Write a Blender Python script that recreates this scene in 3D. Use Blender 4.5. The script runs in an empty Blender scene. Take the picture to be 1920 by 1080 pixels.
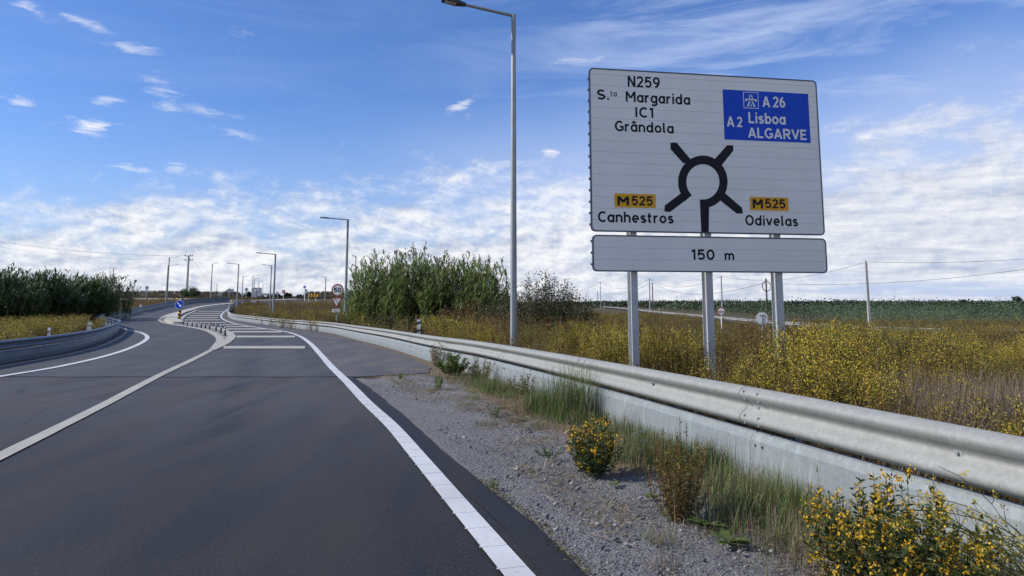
import bpy, math, random
import numpy as np
from mathutils import Vector, Matrix
rnd = random.Random(7)
R_ = np.random.default_rng(11)
SC = bpy.context.scene
COL = SC.collection
rad = math.radians

# ------------------------------------------------------------------ camera
F_PX, PX0, PY0, HORIZ, CAM_H = 1400.0, 960.0, 375.0, 566.0, 1.5
PITCH = math.atan((HORIZ - PY0) / F_PX)
cam = bpy.data.cameras.new('camera')
cam.sensor_width = 36.0
cam.lens = F_PX / 1920 * 36.0
cam.shift_x = 0.0
cam.shift_y = (PY0 - 540.0) / 1920.0
cam.clip_start, cam.clip_end = 0.05, 20000
camo = bpy.data.objects.new('camera', cam)
camo.location = (0, 0, CAM_H)
camo.rotation_euler = (math.pi / 2 + PITCH, 0, 0)
COL.objects.link(camo)
SC.camera = camo

# ------------------------------------------------------------------ light, exposure
SUN_DIR = Vector((-0.80, -0.11, 0.58)).normalized()
SUN_EL = math.asin(SUN_DIR.z)
SUN_AZ = math.atan2(SUN_DIR.x, SUN_DIR.y)
sl = bpy.data.lights.new('sun', 'SUN')
sl.energy = 4.1
sl.angle = rad(2.0)
sl.color = (1.0, 0.94, 0.85)
so = bpy.data.objects.new('sun', sl)
so.rotation_euler = (-SUN_DIR).to_track_quat('-Z', 'Y').to_euler()
so.location = (-60, 30, 60)
COL.objects.link(so)
SC.view_settings.view_transform = 'Standard'
SC.view_settings.look = 'None'
SC.view_settings.exposure = 0.4
SC.view_settings.gamma = 1.0
SC.view_settings.use_curve_mapping = False


class NT:
    """small helper that writes node graphs"""
    def __init__(s, tree):
        s.t = tree; s.n = tree.nodes; s.l = tree.links

    def node(s, typ, **kw):
        o = s.n.new(typ)
        for k, v in kw.items():
            setattr(o, k, v)
        return o

    def put(s, sock, v):
        if isinstance(v, bpy.types.NodeSocket):
            s.l.new(v, sock)
        elif v is not None:
            if sock.type == 'RGBA' and len(v) == 3:
                v = (*v, 1)
            sock.default_value = v

    def m(s, op, a, b=None, c=None, clamp=False):
        o = s.node('ShaderNodeMath', operation=op, use_clamp=clamp)
        s.put(o.inputs[0], a)
        if b is not None: s.put(o.inputs[1], b)
        if c is not None: s.put(o.inputs[2], c)
        return o.outputs[0]

    def rng(s, v, a, b, c=0.0, d=1.0, smooth=True):
        o = s.node('ShaderNodeMapRange', interpolation_type='SMOOTHSTEP' if smooth else 'LINEAR', clamp=True)
        for i, x in enumerate((v, a, b, c, d)):
            s.put(o.inputs[i], x)
        return o.outputs[0]

    def mix(s, f, a, b, blend='MIX'):
        o = s.node('ShaderNodeMix', data_type='RGBA', blend_type=blend)
        s.put(o.inputs[0], f); s.put(o.inputs[6], a); s.put(o.inputs[7], b)
        return o.outputs[2]

    def noise(s, vec, scale, detail=5, rough=0.55, dist=0.0, dims='3D'):
        o = s.node('ShaderNodeTexNoise', noise_dimensions=dims)
        s.put(o.inputs['Vector'], vec)
        o.inputs['Scale'].default_value = scale
        o.inputs['Detail'].default_value = detail
        o.inputs['Roughness'].default_value = rough
        o.inputs['Distortion'].default_value = dist
        return o.outputs[0]

    def comb(s, x, y, z=0.0):
        o = s.node('ShaderNodeCombineXYZ')
        for i, v in enumerate((x, y, z)):
            s.put(o.inputs[i], v)
        return o.outputs[0]

    def map(s, vec, loc=(0, 0, 0), rot=(0, 0, 0), scale=(1, 1, 1)):
        o = s.node('ShaderNodeMapping')
        s.put(o.inputs[0], vec)
        o.inputs[1].default_value = loc; o.inputs[2].default_value = rot; o.inputs[3].default_value = scale
        return o.outputs[0]


# ------------------------------------------------------------------ sky
W = bpy.data.worlds.new('World')
SC.world = W
W.use_nodes = True
W.node_tree.nodes.clear()
w = NT(W.node_tree)
SKY_STRENGTH = 0.10
sky = w.node('ShaderNodeTexSky', sky_type='NISHITA', sun_disc=False)
sky.sun_elevation = SUN_EL
sky.sun_rotation = SUN_AZ % (2 * math.pi)
sky.air_density = 1.0
sky.dust_density = 0.6
sky.ozone_density = 2.2
tc = w.node('ShaderNodeTexCoord')
sep = w.node('ShaderNodeSeparateXYZ')
w.l.new(tc.outputs['Generated'], sep.inputs[0])
az = w.m('ARCTAN2', sep.outputs[0], sep.outputs[1])
el = w.m('ARCSINE', sep.outputs[2])
# clouds live on directions: azimuth, elevation (radians)
base = w.comb(az, w.m('MULTIPLY', el, 2.0), 0.3)
warp = w.noise(base, 5.0, 3)
basew = w.comb(w.m('ADD', az, w.m('MULTIPLY', warp, 0.05)), w.m('MULTIPLY', el, 2.0), 0.3)
n1 = w.noise(basew, 13.0, 12, 0.66, 0.2)
n1b = w.noise(w.map(basew, loc=(0.010, -0.016, 0)), 13.0, 12, 0.66, 0.2)
nbig = w.noise(base, 4.0, 3, 0.5)
eltop = w.m('ADD', 0.118, w.m('MULTIPLY', w.m('ADD', az, 0.5), 0.085))
eltop = w.m('ADD', eltop, w.m('MULTIPLY', w.m('SUBTRACT', nbig, 0.5), 0.10))
bias = w.rng(w.m('SUBTRACT', el, eltop), -0.085, 0.06, 0.27, -0.25, smooth=False)
dens = w.rng(w.m('ADD', n1, bias), 0.36, 0.76)
relief = w.m('SUBTRACT', n1, n1b)
streak = w.noise(w.map(base, scale=(1.0, 5.5, 1)), 9.0, 7, 0.58, 0.5)
low = w.rng(el, 0.015, 0.11, 1.0, 0.0)
right = w.rng(az, 0.12, 0.50)
n2 = w.noise(basew, 34.0, 8, 0.6, 0.1)
n2b = w.noise(w.map(basew, loc=(0.005, -0.009, 0)), 34.0, 8, 0.6, 0.1)
relief = w.m('ADD', relief, w.m('MULTIPLY', w.m('SUBTRACT', n2, n2b), 0.5))
shade = w.m('ADD', 0.62, w.m('MULTIPLY', relief, w.m('SUBTRACT', 3.2, w.m('MULTIPLY', right, 1.6))))
shade = w.m('ADD', shade, w.m('MULTIPLY', w.m('SUBTRACT', streak, 0.52), w.m('ADD', 0.45, w.m('ADD', w.m('MULTIPLY', low, 0.35), w.m('MULTIPLY', right, 0.9)))))
shade = w.m('SUBTRACT', shade, w.m('MULTIPLY', right, 0.08))
glow = w.m('MULTIPLY', w.rng(w.m('ABSOLUTE', w.m('SUBTRACT', az, 0.05)), 0.0, 0.22, 1.0, 0.0), w.rng(w.m('ABSOLUTE', w.m('SUBTRACT', el, 0.15)), 0.0, 0.09, 1.0, 0.0))
shade = w.m('ADD', shade, w.m('MULTIPLY', glow, 0.35), clamp=True)
ccol = w.mix(shade, (0.36, 0.41, 0.53), (0.73, 0.735, 0.75))
# thin cirrus veil
cir = w.noise(w.map(base, rot=(0, 0, 0.32), scale=(1.0, 2.6, 1)), 3.6, 8, 0.6, 0.9)
cirm = w.rng(cir, 0.36, 0.74, 0.0, 0.75)
cirm = w.m('MULTIPLY', cirm, w.m('ADD', 0.15, w.m('MULTIPLY', w.rng(az, -0.15, 0.30), 0.85)))
veil = w.rng(w.m('SUBTRACT', el, eltop), -0.05, 0.15, 0.60, 0.0)
# separate small clouds and wisps
wn = w.noise(w.map(base, scale=(1.0, 2.0, 1)), 26.0, 9, 0.65, 0.7)


def blob(px, py, wx, wy, tilt, gain):
    a0 = math.atan2((px - PX0), F_PX)
    e0 = PITCH + math.atan((PY0 - py) / F_PX * math.cos(a0))
    da = w.m('SUBTRACT', az, a0); de = w.m('SUBTRACT', el, e0)
    u = w.m('ADD', w.m('MULTIPLY', da, math.cos(tilt)), w.m('MULTIPLY', de, math.sin(tilt)))
    v = w.m('SUBTRACT', w.m('MULTIPLY', de, math.cos(tilt)), w.m('MULTIPLY', da, math.sin(tilt)))
    u = w.m('DIVIDE', u, wx / F_PX); v = w.m('DIVIDE', v, wy / F_PX)
    d2 = w.m('ADD', w.m('MULTIPLY', u, u), w.m('MULTIPLY', v, v))
    g = w.m('EXPONENT', w.m('MULTIPLY', d2, -0.8))
    return w.m('MULTIPLY', w.rng(w.m('ADD', w.m('MULTIPLY', g, 0.62), w.m('MULTIPLY', w.m('SUBTRACT', wn, 0.5), 1.9)), 0.22, 0.95), w.m('MULTIPLY', w.rng(g, 0.03, 0.35), gain))


blobs = None
for a in [(146, 264, 34, 14, 0.05, 1.0), (182, 212, 20, 10, 0, 0.85), (233, 116, 44, 10, -.05, .55), (112, 66, 46, 8, -.25, .5),
          (290, 195, 36, 22, -.7, .55), (365, 220, 70, 9, -.15, .35), (862, 198, 34, 9, .5, .7), (245, 340, 34, 8, -.1, .7), (318, 334, 22, 10, -.1, .75),
          (1028, 286, 22, 9, 0, .9), (10, 230, 24, 9, -.1, .7), (12, 47, 30, 8, -.1, .7), (1090, 118, 60, 10, 0, .45), (440, 265, 46, 7, -.2, .4)]:
    b_ = blob(*a)
    blobs = b_ if blobs is None else w.m('MAXIMUM', blobs, b_)
skyc = w.mix(1.0, sky.outputs[0], (SKY_STRENGTH,) * 3, 'MULTIPLY')
skyc = w.mix(1.0, skyc, (0.56, 0.78, 1.20), 'MULTIPLY')
veil = w.m('MULTIPLY', veil, w.m('ADD', 0.55, w.m('MULTIPLY', w.rng(az, -0.25, 0.15), 0.85)))
c1 = w.mix(w.m('MAXIMUM', cirm, veil), skyc, (0.40, 0.485, 0.70))
c1 = w.mix(blobs, c1, (0.70, 0.71, 0.75))
gap = w.m('MULTIPLY', w.m('MULTIPLY', w.rng(az, 0.33, 0.42), w.rng(w.m('ABSOLUTE', w.m('SUBTRACT', el, 0.012)), 0.004, 0.02, 0.75, 0.0)), w.rng(streak, 0.40, 0.55, 1.0, 0.4))
dens = w.m('MULTIPLY', dens, w.m('SUBTRACT', 1.0, gap))
c2 = w.mix(w.m('MULTIPLY', dens, 0.96), c1, ccol)
bg = w.node('ShaderNodeBackground')
w.l.new(c2, bg.inputs[0])
bg.inputs[1].default_value = 1.0
wo = w.node('ShaderNodeOutputWorld')
w.l.new(bg.outputs[0], wo.inputs[0])

# ------------------------------------------------------------------ lie of the land


def sst(t):
    t = np.clip(t, 0, 1)
    return t * t * (3 - 2 * t)


RAIL_Y = [-12, 3.9, 6.3, 9.8, 18.4, 24, 29.4, 35.6, 44, 60]
RAIL_X = [5.6, 2.67, 1.99, 1.03, -1.9, -3.9, -6.0, -8.6, -14, -22]


def hh(x, y):
    x = np.asarray(x, float); y = np.asarray(y, float)
    left = 1 - sst((x + 12) / 30)
    z = 2.4 * sst((y - 70) / 130) * left
    D = x - np.interp(y, RAIL_Y, RAIL_X)
    z = z - 1.2 * sst((D - 2.2) / 22) * (1 - left * sst((y - 60) / 60))
    return z


def ray(px, py):
    cx = (px - PX0) / F_PX; cy = (PY0 - py) / F_PX
    return np.array([cx, math.cos(PITCH) - cy * math.sin(PITCH), math.sin(PITCH) + cy * math.cos(PITCH)])


def P(px, py, Y):
    """point of the picture's ray that is Y metres ahead"""
    r = ray(px, py)
    return r * (Y / r[1]) + np.array([0, 0, CAM_H])


def G(px, py):
    """where that ray meets the ground"""
    r = ray(px, py); r = r / r[1]
    Y = 1.5; 
    while Y < 900:
        q = r * Y + np.array([0, 0, CAM_H])
        if q[2] <= hh(q[0], q[1]):
            a, b = Y / 1.02 - 0.1, Y
            for _ in range(30):
                mdl = (a + b) / 2
                q = r * mdl + np.array([0, 0, CAM_H])
                if q[2] <= hh(q[0], q[1]): b = mdl
                else: a = mdl
            return q
        Y = Y * 1.02 + 0.05
    return r * 900 + np.array([0, 0, CAM_H])


def GL(pts):
    return [G(*p) for p in pts]


def ztop(py, Y, px=960):
    return P(px, py, Y)[2]


def on(px, Y):
    """ground point in the picture column px, Y metres ahead"""
    x = (px - PX0) / F_PX * Y * 1.0
    # account for pitch: depth along the optical axis
    for _ in range(3):
        z = float(hh(x, Y))
        depth = Y * math.cos(PITCH) + (z - CAM_H) * math.sin(PITCH)
        x = (px - PX0) / F_PX * depth
    return np.array([x, Y, float(hh(x, Y))])


def spline(pts, step=1.0):
    """resampled Catmull-Rom through points (xy used, z from ground)"""
    p = np.array([q[:2] for q in pts], float)
    p = np.vstack([2 * p[0] - p[1], p, 2 * p[-1] - p[-2]])
    out = []
    for i in range(1, len(p) - 2):
        n = max(2, int(np.linalg.norm(p[i + 1] - p[i]) / step))
        for k in range(n):
            t = k / n
            # centripetal parameters
            t0 = 0; t1 = t0 + max(1e-4, np.linalg.norm(p[i] - p[i-1])) ** .5
            t2 = t1 + max(1e-4, np.linalg.norm(p[i+1] - p[i])) ** .5; t3 = t2 + max(1e-4, np.linalg.norm(p[i+2] - p[i+1])) ** .5
            u = t1 + t * (t2 - t1)
            A1 = (t1-u)/(t1-t0)*p[i-1] + (u-t0)/(t1-t0)*p[i]; A2 = (t2-u)/(t2-t1)*p[i] + (u-t1)/(t2-t1)*p[i+1]
            A3 = (t3-u)/(t3-t2)*p[i+1] + (u-t2)/(t3-t2)*p[i+2]
            B1 = (t2-u)/(t2-t0)*A1 + (u-t0)/(t2-t0)*A2; B2 = (t3-u)/(t3-t1)*A2 + (u-t1)/(t3-t1)*A3
            out.append((t2-u)/(t2-t1)*B1 + (u-t1)/(t2-t1)*B2)
    out.append(p[-2])
    return np.array(out)


# ------------------------------------------------------------------ materials
def new_mat(name):
    m = bpy.data.materials.new(name)
    m.use_nodes = True
    t = NT(m.node_tree)
    b = m.node_tree.nodes['Principled BSDF']
    return m, t, b


def mat_plain(name, col, rough=0.6, metal=0.0, var=0.12, scale=6.0, bump=0.0, spec=0.5, col2=None):
    m, t, b = new_mat(name)
    g = t.node('ShaderNodeNewGeometry').outputs['Position']
    n = t.noise(g, scale, 6, 0.6)
    k = t.rng(n, 0.3, 0.7)
    c2 = col2 or tuple(c * (1 - var) for c in col)
    c1_ = tuple(min(1, c * (1 + var)) for c in col)
    t.put(b.inputs['Base Color'], t.mix(k, c2, c1_))
    b.inputs['Roughness'].default_value = rough
    b.inputs['Metallic'].default_value = metal
    b.inputs['Specular IOR Level'].default_value = spec
    if bump:
        bn = t.node('ShaderNodeBump')
        bn.inputs['Strength'].default_value = bump; bn.inputs['Distance'].default_value = 0.01
        t.l.new(t.noise(g, scale * 9, 4), bn.inputs['Height'])
        t.l.new(bn.outputs[0], b.inputs['Normal'])
    return m


def mat_galv(name, base=(0.42, 0.44, 0.45), streaks=0.3, metal=0.45, rough=0.5):
    m, t, b = new_mat(name)
    g = t.node('ShaderNodeNewGeometry').outputs['Position']
    v = t.node('ShaderNodeTexVoronoi'); v.inputs['Scale'].default_value = 38; t.l.new(g, v.inputs['Vector'])
    n = t.noise(g, 3.0, 6, 0.65)
    st = t.noise(t.map(g, scale=(5, 5, 0.8)), 2.2, 6, 0.65, 0.4)
    c = t.mix(t.rng(v.outputs['Color'], 0.0, 1.0), tuple(x * 0.90 for x in base), tuple(x * 1.07 for x in base))
    c = t.mix(t.m('MULTIPLY', t.rng(n, 0.42, 0.75), 0.30), c, tuple(x * 0.62 for x in base))
    c = t.mix(t.m('MULTIPLY', t.rng(st, 0.48, 0.75), streaks), c, tuple(min(1, x * 1.45) for x in base))
    t.put(b.inputs['Base Color'], c)
    b.inputs['Metallic'].default_value = metal
    t.put(b.inputs['Roughness'], t.rng(n, 0.2, 0.8, rough - 0.08, rough + 0.14))
    return m


def mat_leaf(name, cols, trans=0.30, rough=0.55):
    m, t, b = new_mat(name)
    gn = t.node('ShaderNodeNewGeometry')
    r = gn.outputs['Random Per Island']
    rp = t.node('ShaderNodeValToRGB')
    rp.color_ramp.interpolation = 'LINEAR'
    e = rp.color_ramp.elements
    e[0].position = 0; e[0].color = (*cols[0], 1); e[1].position = 1; e[1].color = (*cols[-1], 1)
    for i, c in enumerate(cols[1:-1]):
        q = e.new((i + 1) / (len(cols) - 1)); q.color = (*c, 1)
    t.l.new(r, rp.inputs[0])
    big = t.noise(gn.outputs['Position'], 0.55, 3, 0.6)
    c = t.mix(t.rng(big, 0.35, 0.65), t.mix(1.0, rp.outputs[0], (0.62, 0.62, 0.66), 'MULTIPLY'), rp.outputs[0])
    t.put(b.inputs['Base Color'], c)
    b.inputs['Roughness'].default_value = rough
    b.inputs['Specular IOR Level'].default_value = 0.3
    tr = t.node('ShaderNodeBsdfTranslucent'); t.put(tr.inputs[0], c)
    mx = t.node('ShaderNodeMixShader'); mx.inputs[0].default_value = trans
    t.l.new(b.outputs[0], mx.inputs[1]); t.l.new(tr.outputs[0], mx.inputs[2])
    t.l.new(mx.outputs[0], m.node_tree.nodes['Material Output'].inputs[0])
    return m


def mat_asphalt(name, base, var, agg=0.5, patch=None, lane=False):
    m, t, b = new_mat(name)
    g = t.node('ShaderNodeNewGeometry').outputs['Position']
    v = t.node('ShaderNodeTexVoronoi'); v.inputs['Scale'].default_value = 85; t.l.new(g, v.inputs['Vector'])
    fine = t.noise(g, 42, 5, 0.75)
    mid = t.noise(t.map(g, rot=(0, 0, 0.15), scale=(1.6, 0.35, 1)), 1.1, 5, 0.55)
    big = t.noise(g, 0.25, 4, 0.5)
    lo = tuple(x * (1 - var) for x in base); hi = tuple(x * (1 + var) for x in base)
    c = t.mix(t.rng(mid, 0.3, 0.7), lo, hi)
    c = t.mix(t.m('MULTIPLY', t.rng(big, 0.35, 0.7), 0.35), c, tuple(x * 0.72 for x in base))
    c = t.mix(t.m('MULTIPLY', t.rng(fine, 0.55, 0.63), agg * .85), c, tuple(min(1, x * 3.4) for x in base))
    c = t.mix(t.m('MULTIPLY', t.rng(fine, 0.46, 0.30), agg), c, tuple(x * 0.4 for x in base))
    # oil stains and worn flecks
    sp = t.noise(g, 7.0, 5, 0.75)
    c = t.mix(t.rng(sp, 0.69, 0.78, 0, 0.45), c, tuple(x * 2.0 for x in base))
    if lane:
        sp3 = t.node('ShaderNodeSeparateXYZ'); t.l.new(g, sp3.inputs[0])
        u = t.m('ADD', sp3.outputs[0], t.m('MULTIPLY', sp3.outputs[1], 0.3136))
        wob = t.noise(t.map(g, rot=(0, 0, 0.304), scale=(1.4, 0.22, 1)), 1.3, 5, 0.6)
        for uc in (0.33, -1.5, -4.6, -6.4):
            band = t.rng(t.m('ABSOLUTE', t.m('SUBTRACT', u, uc)), 0.1, 0.62, 0.75, 0.0)
            c = t.mix(t.m('MULTIPLY', band, t.rng(wob, 0.35, 0.62)), c, tuple(min(1, x * 1.42) for x in base))
        paler_far = t.m('MULTIPLY', t.rng(sp3.outputs[1], 5.0, 13.5), t.rng(wob, 0.25, 0.6, 0.35, 0.9))  # paler with distance along the road, broken up by noise
        c = t.mix(paler_far, c, (0.058, 0.054, 0.049)) if base[0] < .03 else c
        oil = t.rng(t.m('ABSOLUTE', t.m('SUBTRACT', u, -0.6)), 0.0, 0.45, 0.6, 0.0)
        c = t.mix(t.m('MULTIPLY', oil, t.rng(wob, 0.6, 0.4)), c, tuple(x * 0.6 for x in base))
        ck = t.node('ShaderNodeTexVoronoi', feature='DISTANCE_TO_EDGE'); ck.inputs['Scale'].default_value = 0.45
        t.l.new(t.map(t.mix(0.25, g, t.node('ShaderNodeTexNoise').outputs['Color'], 'ADD'), scale=(1, 0.6, 1)), ck.inputs['Vector'])
        c = t.mix(t.m('MULTIPLY', t.rng(ck.outputs['Distance'], 0.002, 0.009, 0.55, 0.0), t.rng(big, 0.48, 0.58)), c, tuple(x * 0.4 for x in base))
    if patch:
        c = t.mix(t.rng(t.noise(g, 0.9, 7, 0.7), 0.50, 0.62, 0, 0.75), c, patch)
    t.put(b.inputs['Base Color'], c)
    t.put(b.inputs['Roughness'], t.rng(mid, 0.3, 0.7, 0.60, 0.8))
    b.inputs['Specular IOR Level'].default_value = 0.4
    bn = t.node('ShaderNodeBump'); bn.inputs['Strength'].default_value = 0.35; bn.inputs['Distance'].default_value = 0.005
    t.l.new(t.m('ADD', v.outputs['Distance'], fine), bn.inputs['Height'])
    t.l.new(bn.outputs[0], b.inputs['Normal'])
    return m


def mat_ground(name, cols, scale=0.8, bump=0.8, fine=40):
    m, t, b = new_mat(name)
    g = t.node('ShaderNodeNewGeometry').outputs['Position']
    n = t.noise(g, scale, 8, 0.65)
    f = t.noise(g, fine, 5, 0.7)
    c = t.mix(t.rng(n, 0.35, 0.65), cols[0], cols[1])
    c = t.mix(t.rng(t.noise(g, scale * 4.3, 6, 0.7), 0.5, 0.66), c, cols[2])
    c = t.mix(t.rng(f, 0.35, 0.65, 0.0, 0.75), c, tuple(x * 0.45 for x in cols[0]))
    t.put(b.inputs['Base Color'], c)
    b.inputs['Roughness'].default_value = 0.95
    b.inputs['Specular IOR Level'].default_value = 0.15
    bn = t.node('ShaderNodeBump'); bn.inputs['Strength'].default_value = bump; bn.inputs['Distance'].default_value = 0.03
    t.l.new(f, bn.inputs['Height']); t.l.new(bn.outputs[0], b.inputs['Normal'])
    return m


def mat_paint(name, col, wear=0.25, under=(0.09, 0.09, 0.095)):
    m, t, b = new_mat(name)
    g = t.node('ShaderNodeNewGeometry').outputs['Position']
    n = t.noise(g, 24, 7, 0.72)
    n2 = t.noise(g, 1.3, 5, 0.6)
    c = t.mix(t.rng(n2, 0.3, 0.7), tuple(x * 0.82 for x in col), col)
    c = t.mix(t.m('MULTIPLY', t.rng(n, 0.56, 0.72), wear), c, under)
    t.put(b.inputs['Base Color'], c)
    b.inputs['Roughness'].default_value = 0.7
    bn = t.node('ShaderNodeBump'); bn.inputs['Strength'].default_value = 0.4; bn.inputs['Distance'].default_value = 0.003
    t.l.new(n, bn.inputs['Height']); t.l.new(bn.outputs[0], b.inputs['Normal'])
    return m


M = {}
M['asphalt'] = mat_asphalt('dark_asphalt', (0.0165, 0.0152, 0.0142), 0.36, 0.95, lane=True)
M['asphalt_old'] = mat_asphalt('worn_asphalt', (0.053, 0.051, 0.050), 0.22, 0.6, lane=True)
M['shoulder'] = mat_asphalt('shoulder_asphalt', (0.080, 0.077, 0.077), 0.2, 0.5, patch=(0.13, 0.105, 0.08))
M['black_edge'] = mat_asphalt('fresh_black_asphalt', (0.012, 0.012, 0.014), 0.25, 0.6)
M['soil'] = mat_ground('dry_weedy_soil', ((0.10, 0.078, 0.045), (0.075, 0.074, 0.032), (0.16, 0.125, 0.075)))
M['gravel'] = mat_ground('crushed_gravel', ((0.16, 0.16, 0.165), (0.12, 0.12, 0.125), (0.17, 0.15, 0.12)), 1.4, 1.0, 55)
M['sand'] = mat_ground('sandy_soil', ((0.20, 0.15, 0.10), (0.16, 0.125, 0.09), (0.24, 0.19, 0.13)), 2.0, 0.8, 45)
M['white_line'] = mat_paint('white_road_paint', (0.54, 0.55, 0.56), 0.5)
M['cream_line'] = mat_paint('dusty_cream_road_paint', (0.38, 0.365, 0.31), 0.6)
M['kerb'] = mat_plain('pale_concrete', (0.38, 0.36, 0.31), 0.9, 0, 0.15, 3, 0.6)
M['galv'] = mat_galv('galvanised_steel', (0.25, 0.255, 0.24), 0.14, 0.08, 0.62)
M['galv_plate'] = mat_galv('streaked_zinc', (0.205, 0.228, 0.232), 0.7, 0.15, 0.6)
M['galv_shaded'] = mat_galv('shade_tinted_galvanised_steel', (0.115, 0.155, 0.20), 0.12, 0.3, 0.5)  # left rail's shade and sky reflection put into the steel colour
M['pole'] = mat_galv('galvanised_pole', (0.25, 0.265, 0.27), 0.15, 0.35, 0.5)
M['sign_post_steel'] = mat_galv('bright_zinc_post', (0.46, 0.465, 0.455), 0.2, 0.15, 0.5)
M['slip_rail'] = mat_plain('dull_far_rail', (0.24, 0.24, 0.23), 0.8, 0.0, 0.1)
M['dark_metal'] = mat_plain('dark_metal', (0.05, 0.05, 0.055), 0.5, 0.5)
M['signwhite'] = mat_plain('white_reflective_sheet', (0.83, 0.78, 0.70), 0.5, 0.0, 0.03, 2.0, 0.0, 0.25)
M['signblack'] = mat_plain('black_film', (0.006, 0.007, 0.014), 0.5, 0, 0.1, 6, 0, 0.2)
M['signblue'] = mat_plain('blue_film', (0.005, 0.066, 0.50), 0.5, 0, 0.05, 6, 0, 0.2)
M['signorange'] = mat_plain('orange_film', (0.78, 0.36, 0.02), 0.5, 0, 0.05, 6, 0, 0.2)
M['signred'] = mat_plain('red_film', (0.33, 0.02, 0.03), 0.45)
M['signgrey'] = mat_plain('grey_sign_back', (0.33, 0.345, 0.36), 0.5, 0.3, 0.08)
M['alu_edge'] = mat_plain('anodised_trim', (0.06, 0.065, 0.10), 0.4, 0.4)
M['concrete'] = mat_plain('grey_concrete', (0.34, 0.33, 0.31), 0.9, 0, 0.15, 4, 0.4)
M['wood'] = mat_plain('tarred_wood', (0.045, 0.036, 0.03), 0.85, 0, 0.3, 8, 0.4)
M['black'] = mat_plain('black_rubber', (0.014, 0.014, 0.016), 0.6)
M['white'] = mat_plain('white_plastic', (0.72, 0.72, 0.70), 0.5, 0, 0.06)
M['yellow'] = mat_plain('yellow_plastic', (0.62, 0.36, 0.03), 0.5, 0, 0.08)
M['rust'] = mat_plain('faded_red_plastic', (0.16, 0.05, 0.035), 0.6, 0, 0.2)
M['wire'] = mat_plain('black_cable', (0.03, 0.03, 0.035), 0.6)
M['lens'] = mat_plain('lamp_lens', (0.5, 0.5, 0.48), 0.2)
M['shadowhill'] = mat_ground('shaded_scrub', ((0.035, 0.035, 0.022), (0.05, 0.042, 0.026), (0.028, 0.034, 0.018)), 0.15, 0.5, 4)  # shade on the underpass embankment painted in as a dark scrub colour
# foliage
M['weed_leaf'] = mat_leaf('olive_weed_leaf', [(0.085, 0.115, 0.027), (0.145, 0.165, 0.042), (0.13, 0.105, 0.036), (0.11, 0.15, 0.037)])
M['weed_flower'] = mat_leaf('yellow_weed_flower', [(0.50, 0.38, 0.024), (0.36, 0.32, 0.038), (0.62, 0.46, 0.028), (0.24, 0.17, 0.04)], 0.2)
M['weed_brown'] = mat_leaf('withered_weed', [(0.16, 0.085, 0.034), (0.24, 0.135, 0.046), (0.125, 0.085, 0.030), (0.27, 0.17, 0.055)])
M['scrub_brown'] = mat_leaf('dull_brown_scrub', [(0.085, 0.062, 0.038), (0.06, 0.047, 0.03), (0.075, 0.068, 0.034)])
M['straw'] = mat_leaf('dry_straw', [(0.32, 0.245, 0.16), (0.22, 0.16, 0.105), (0.40, 0.31, 0.21), (0.17, 0.125, 0.085)])
M['grass'] = mat_leaf('green_grass', [(0.085, 0.15, 0.032), (0.135, 0.195, 0.05), (0.18, 0.20, 0.065)])
M['reed'] = mat_leaf('giant_reed_leaf', [(0.12, 0.20, 0.05), (0.18, 0.26, 0.075), (0.24, 0.30, 0.11), (0.20, 0.235, 0.085)], 0.5)
M['reed_dry'] = mat_leaf('dry_reed_leaf', [(0.21, 0.165, 0.075), (0.15, 0.125, 0.05), (0.11, 0.11, 0.04)], 0.3)
M['reed_dark'] = mat_leaf('dark_reed_leaf', [(0.07, 0.12, 0.042), (0.105, 0.16, 0.058), (0.10, 0.125, 0.05)], 0.25)
M['plume'] = mat_leaf('reed_plume', [(0.15, 0.13, 0.10), (0.11, 0.10, 0.085)], 0.3)
M['bush'] = mat_leaf('dark_bush_leaf', [(0.055, 0.068, 0.026), (0.085, 0.092, 0.036), (0.095, 0.075, 0.032)], 0.25)
M['twig'] = mat_plain('bare_twig', (0.085, 0.065, 0.05), 0.9)
M['grey_twig'] = mat_plain('grey_dead_twig', (0.17, 0.14, 0.115), 0.9)
M['olive'] = mat_leaf('olive_grove_leaf', [(0.036, 0.060, 0.024), (0.060, 0.092, 0.040), (0.046, 0.070, 0.028)], 0.25)
M['olive_pale'] = mat_leaf('pale_olive_leaf', [(0.11, 0.165, 0.082), (0.135, 0.19, 0.10), (0.095, 0.145, 0.065)], 0.25)
M['far_tree'] = mat_leaf('far_tree_leaf', [(0.022, 0.032, 0.018), (0.032, 0.042, 0.022)], 0.2)
M['orange_flower'] = mat_leaf('orange_yellow_petal', [(0.58, 0.33, 0.014), (0.66, 0.41, 0.018), (0.48, 0.28, 0.016)], 0.2)
M['deep_leaf'] = mat_leaf('deep_green_leaf', [(0.035, 0.062, 0.018), (0.055, 0.085, 0.025), (0.075, 0.075, 0.022)], 0.25)
M['fennel'] = mat_leaf('yellow_green_stalk', [(0.22, 0.23, 0.05), (0.16, 0.18, 0.045), (0.27, 0.25, 0.07)], 0.2)
M['petal_blue'] = mat_leaf('pale_blue_petal', [(0.42, 0.42, 0.66), (0.5, 0.5, 0.7)], 0.2)
_stones = []
for k_, c_ in enumerate([(0.11, 0.112, 0.118), (0.17, 0.17, 0.175), (0.24, 0.235, 0.23), (0.07, 0.07, 0.075)]):
    _stones.append(mat_plain('grey_stone_' + 'abcd'[k_], c_, 0.9, 0, 0.2, 30))


# ------------------------------------------------------------------ objects and meshes
def tag(o, label=None, cat=None, group=None, kind=None):
    if label: o['label'] = label
    if cat: o['category'] = cat
    if group: o['group'] = group
    if kind: o['kind'] = kind
    return o


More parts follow.
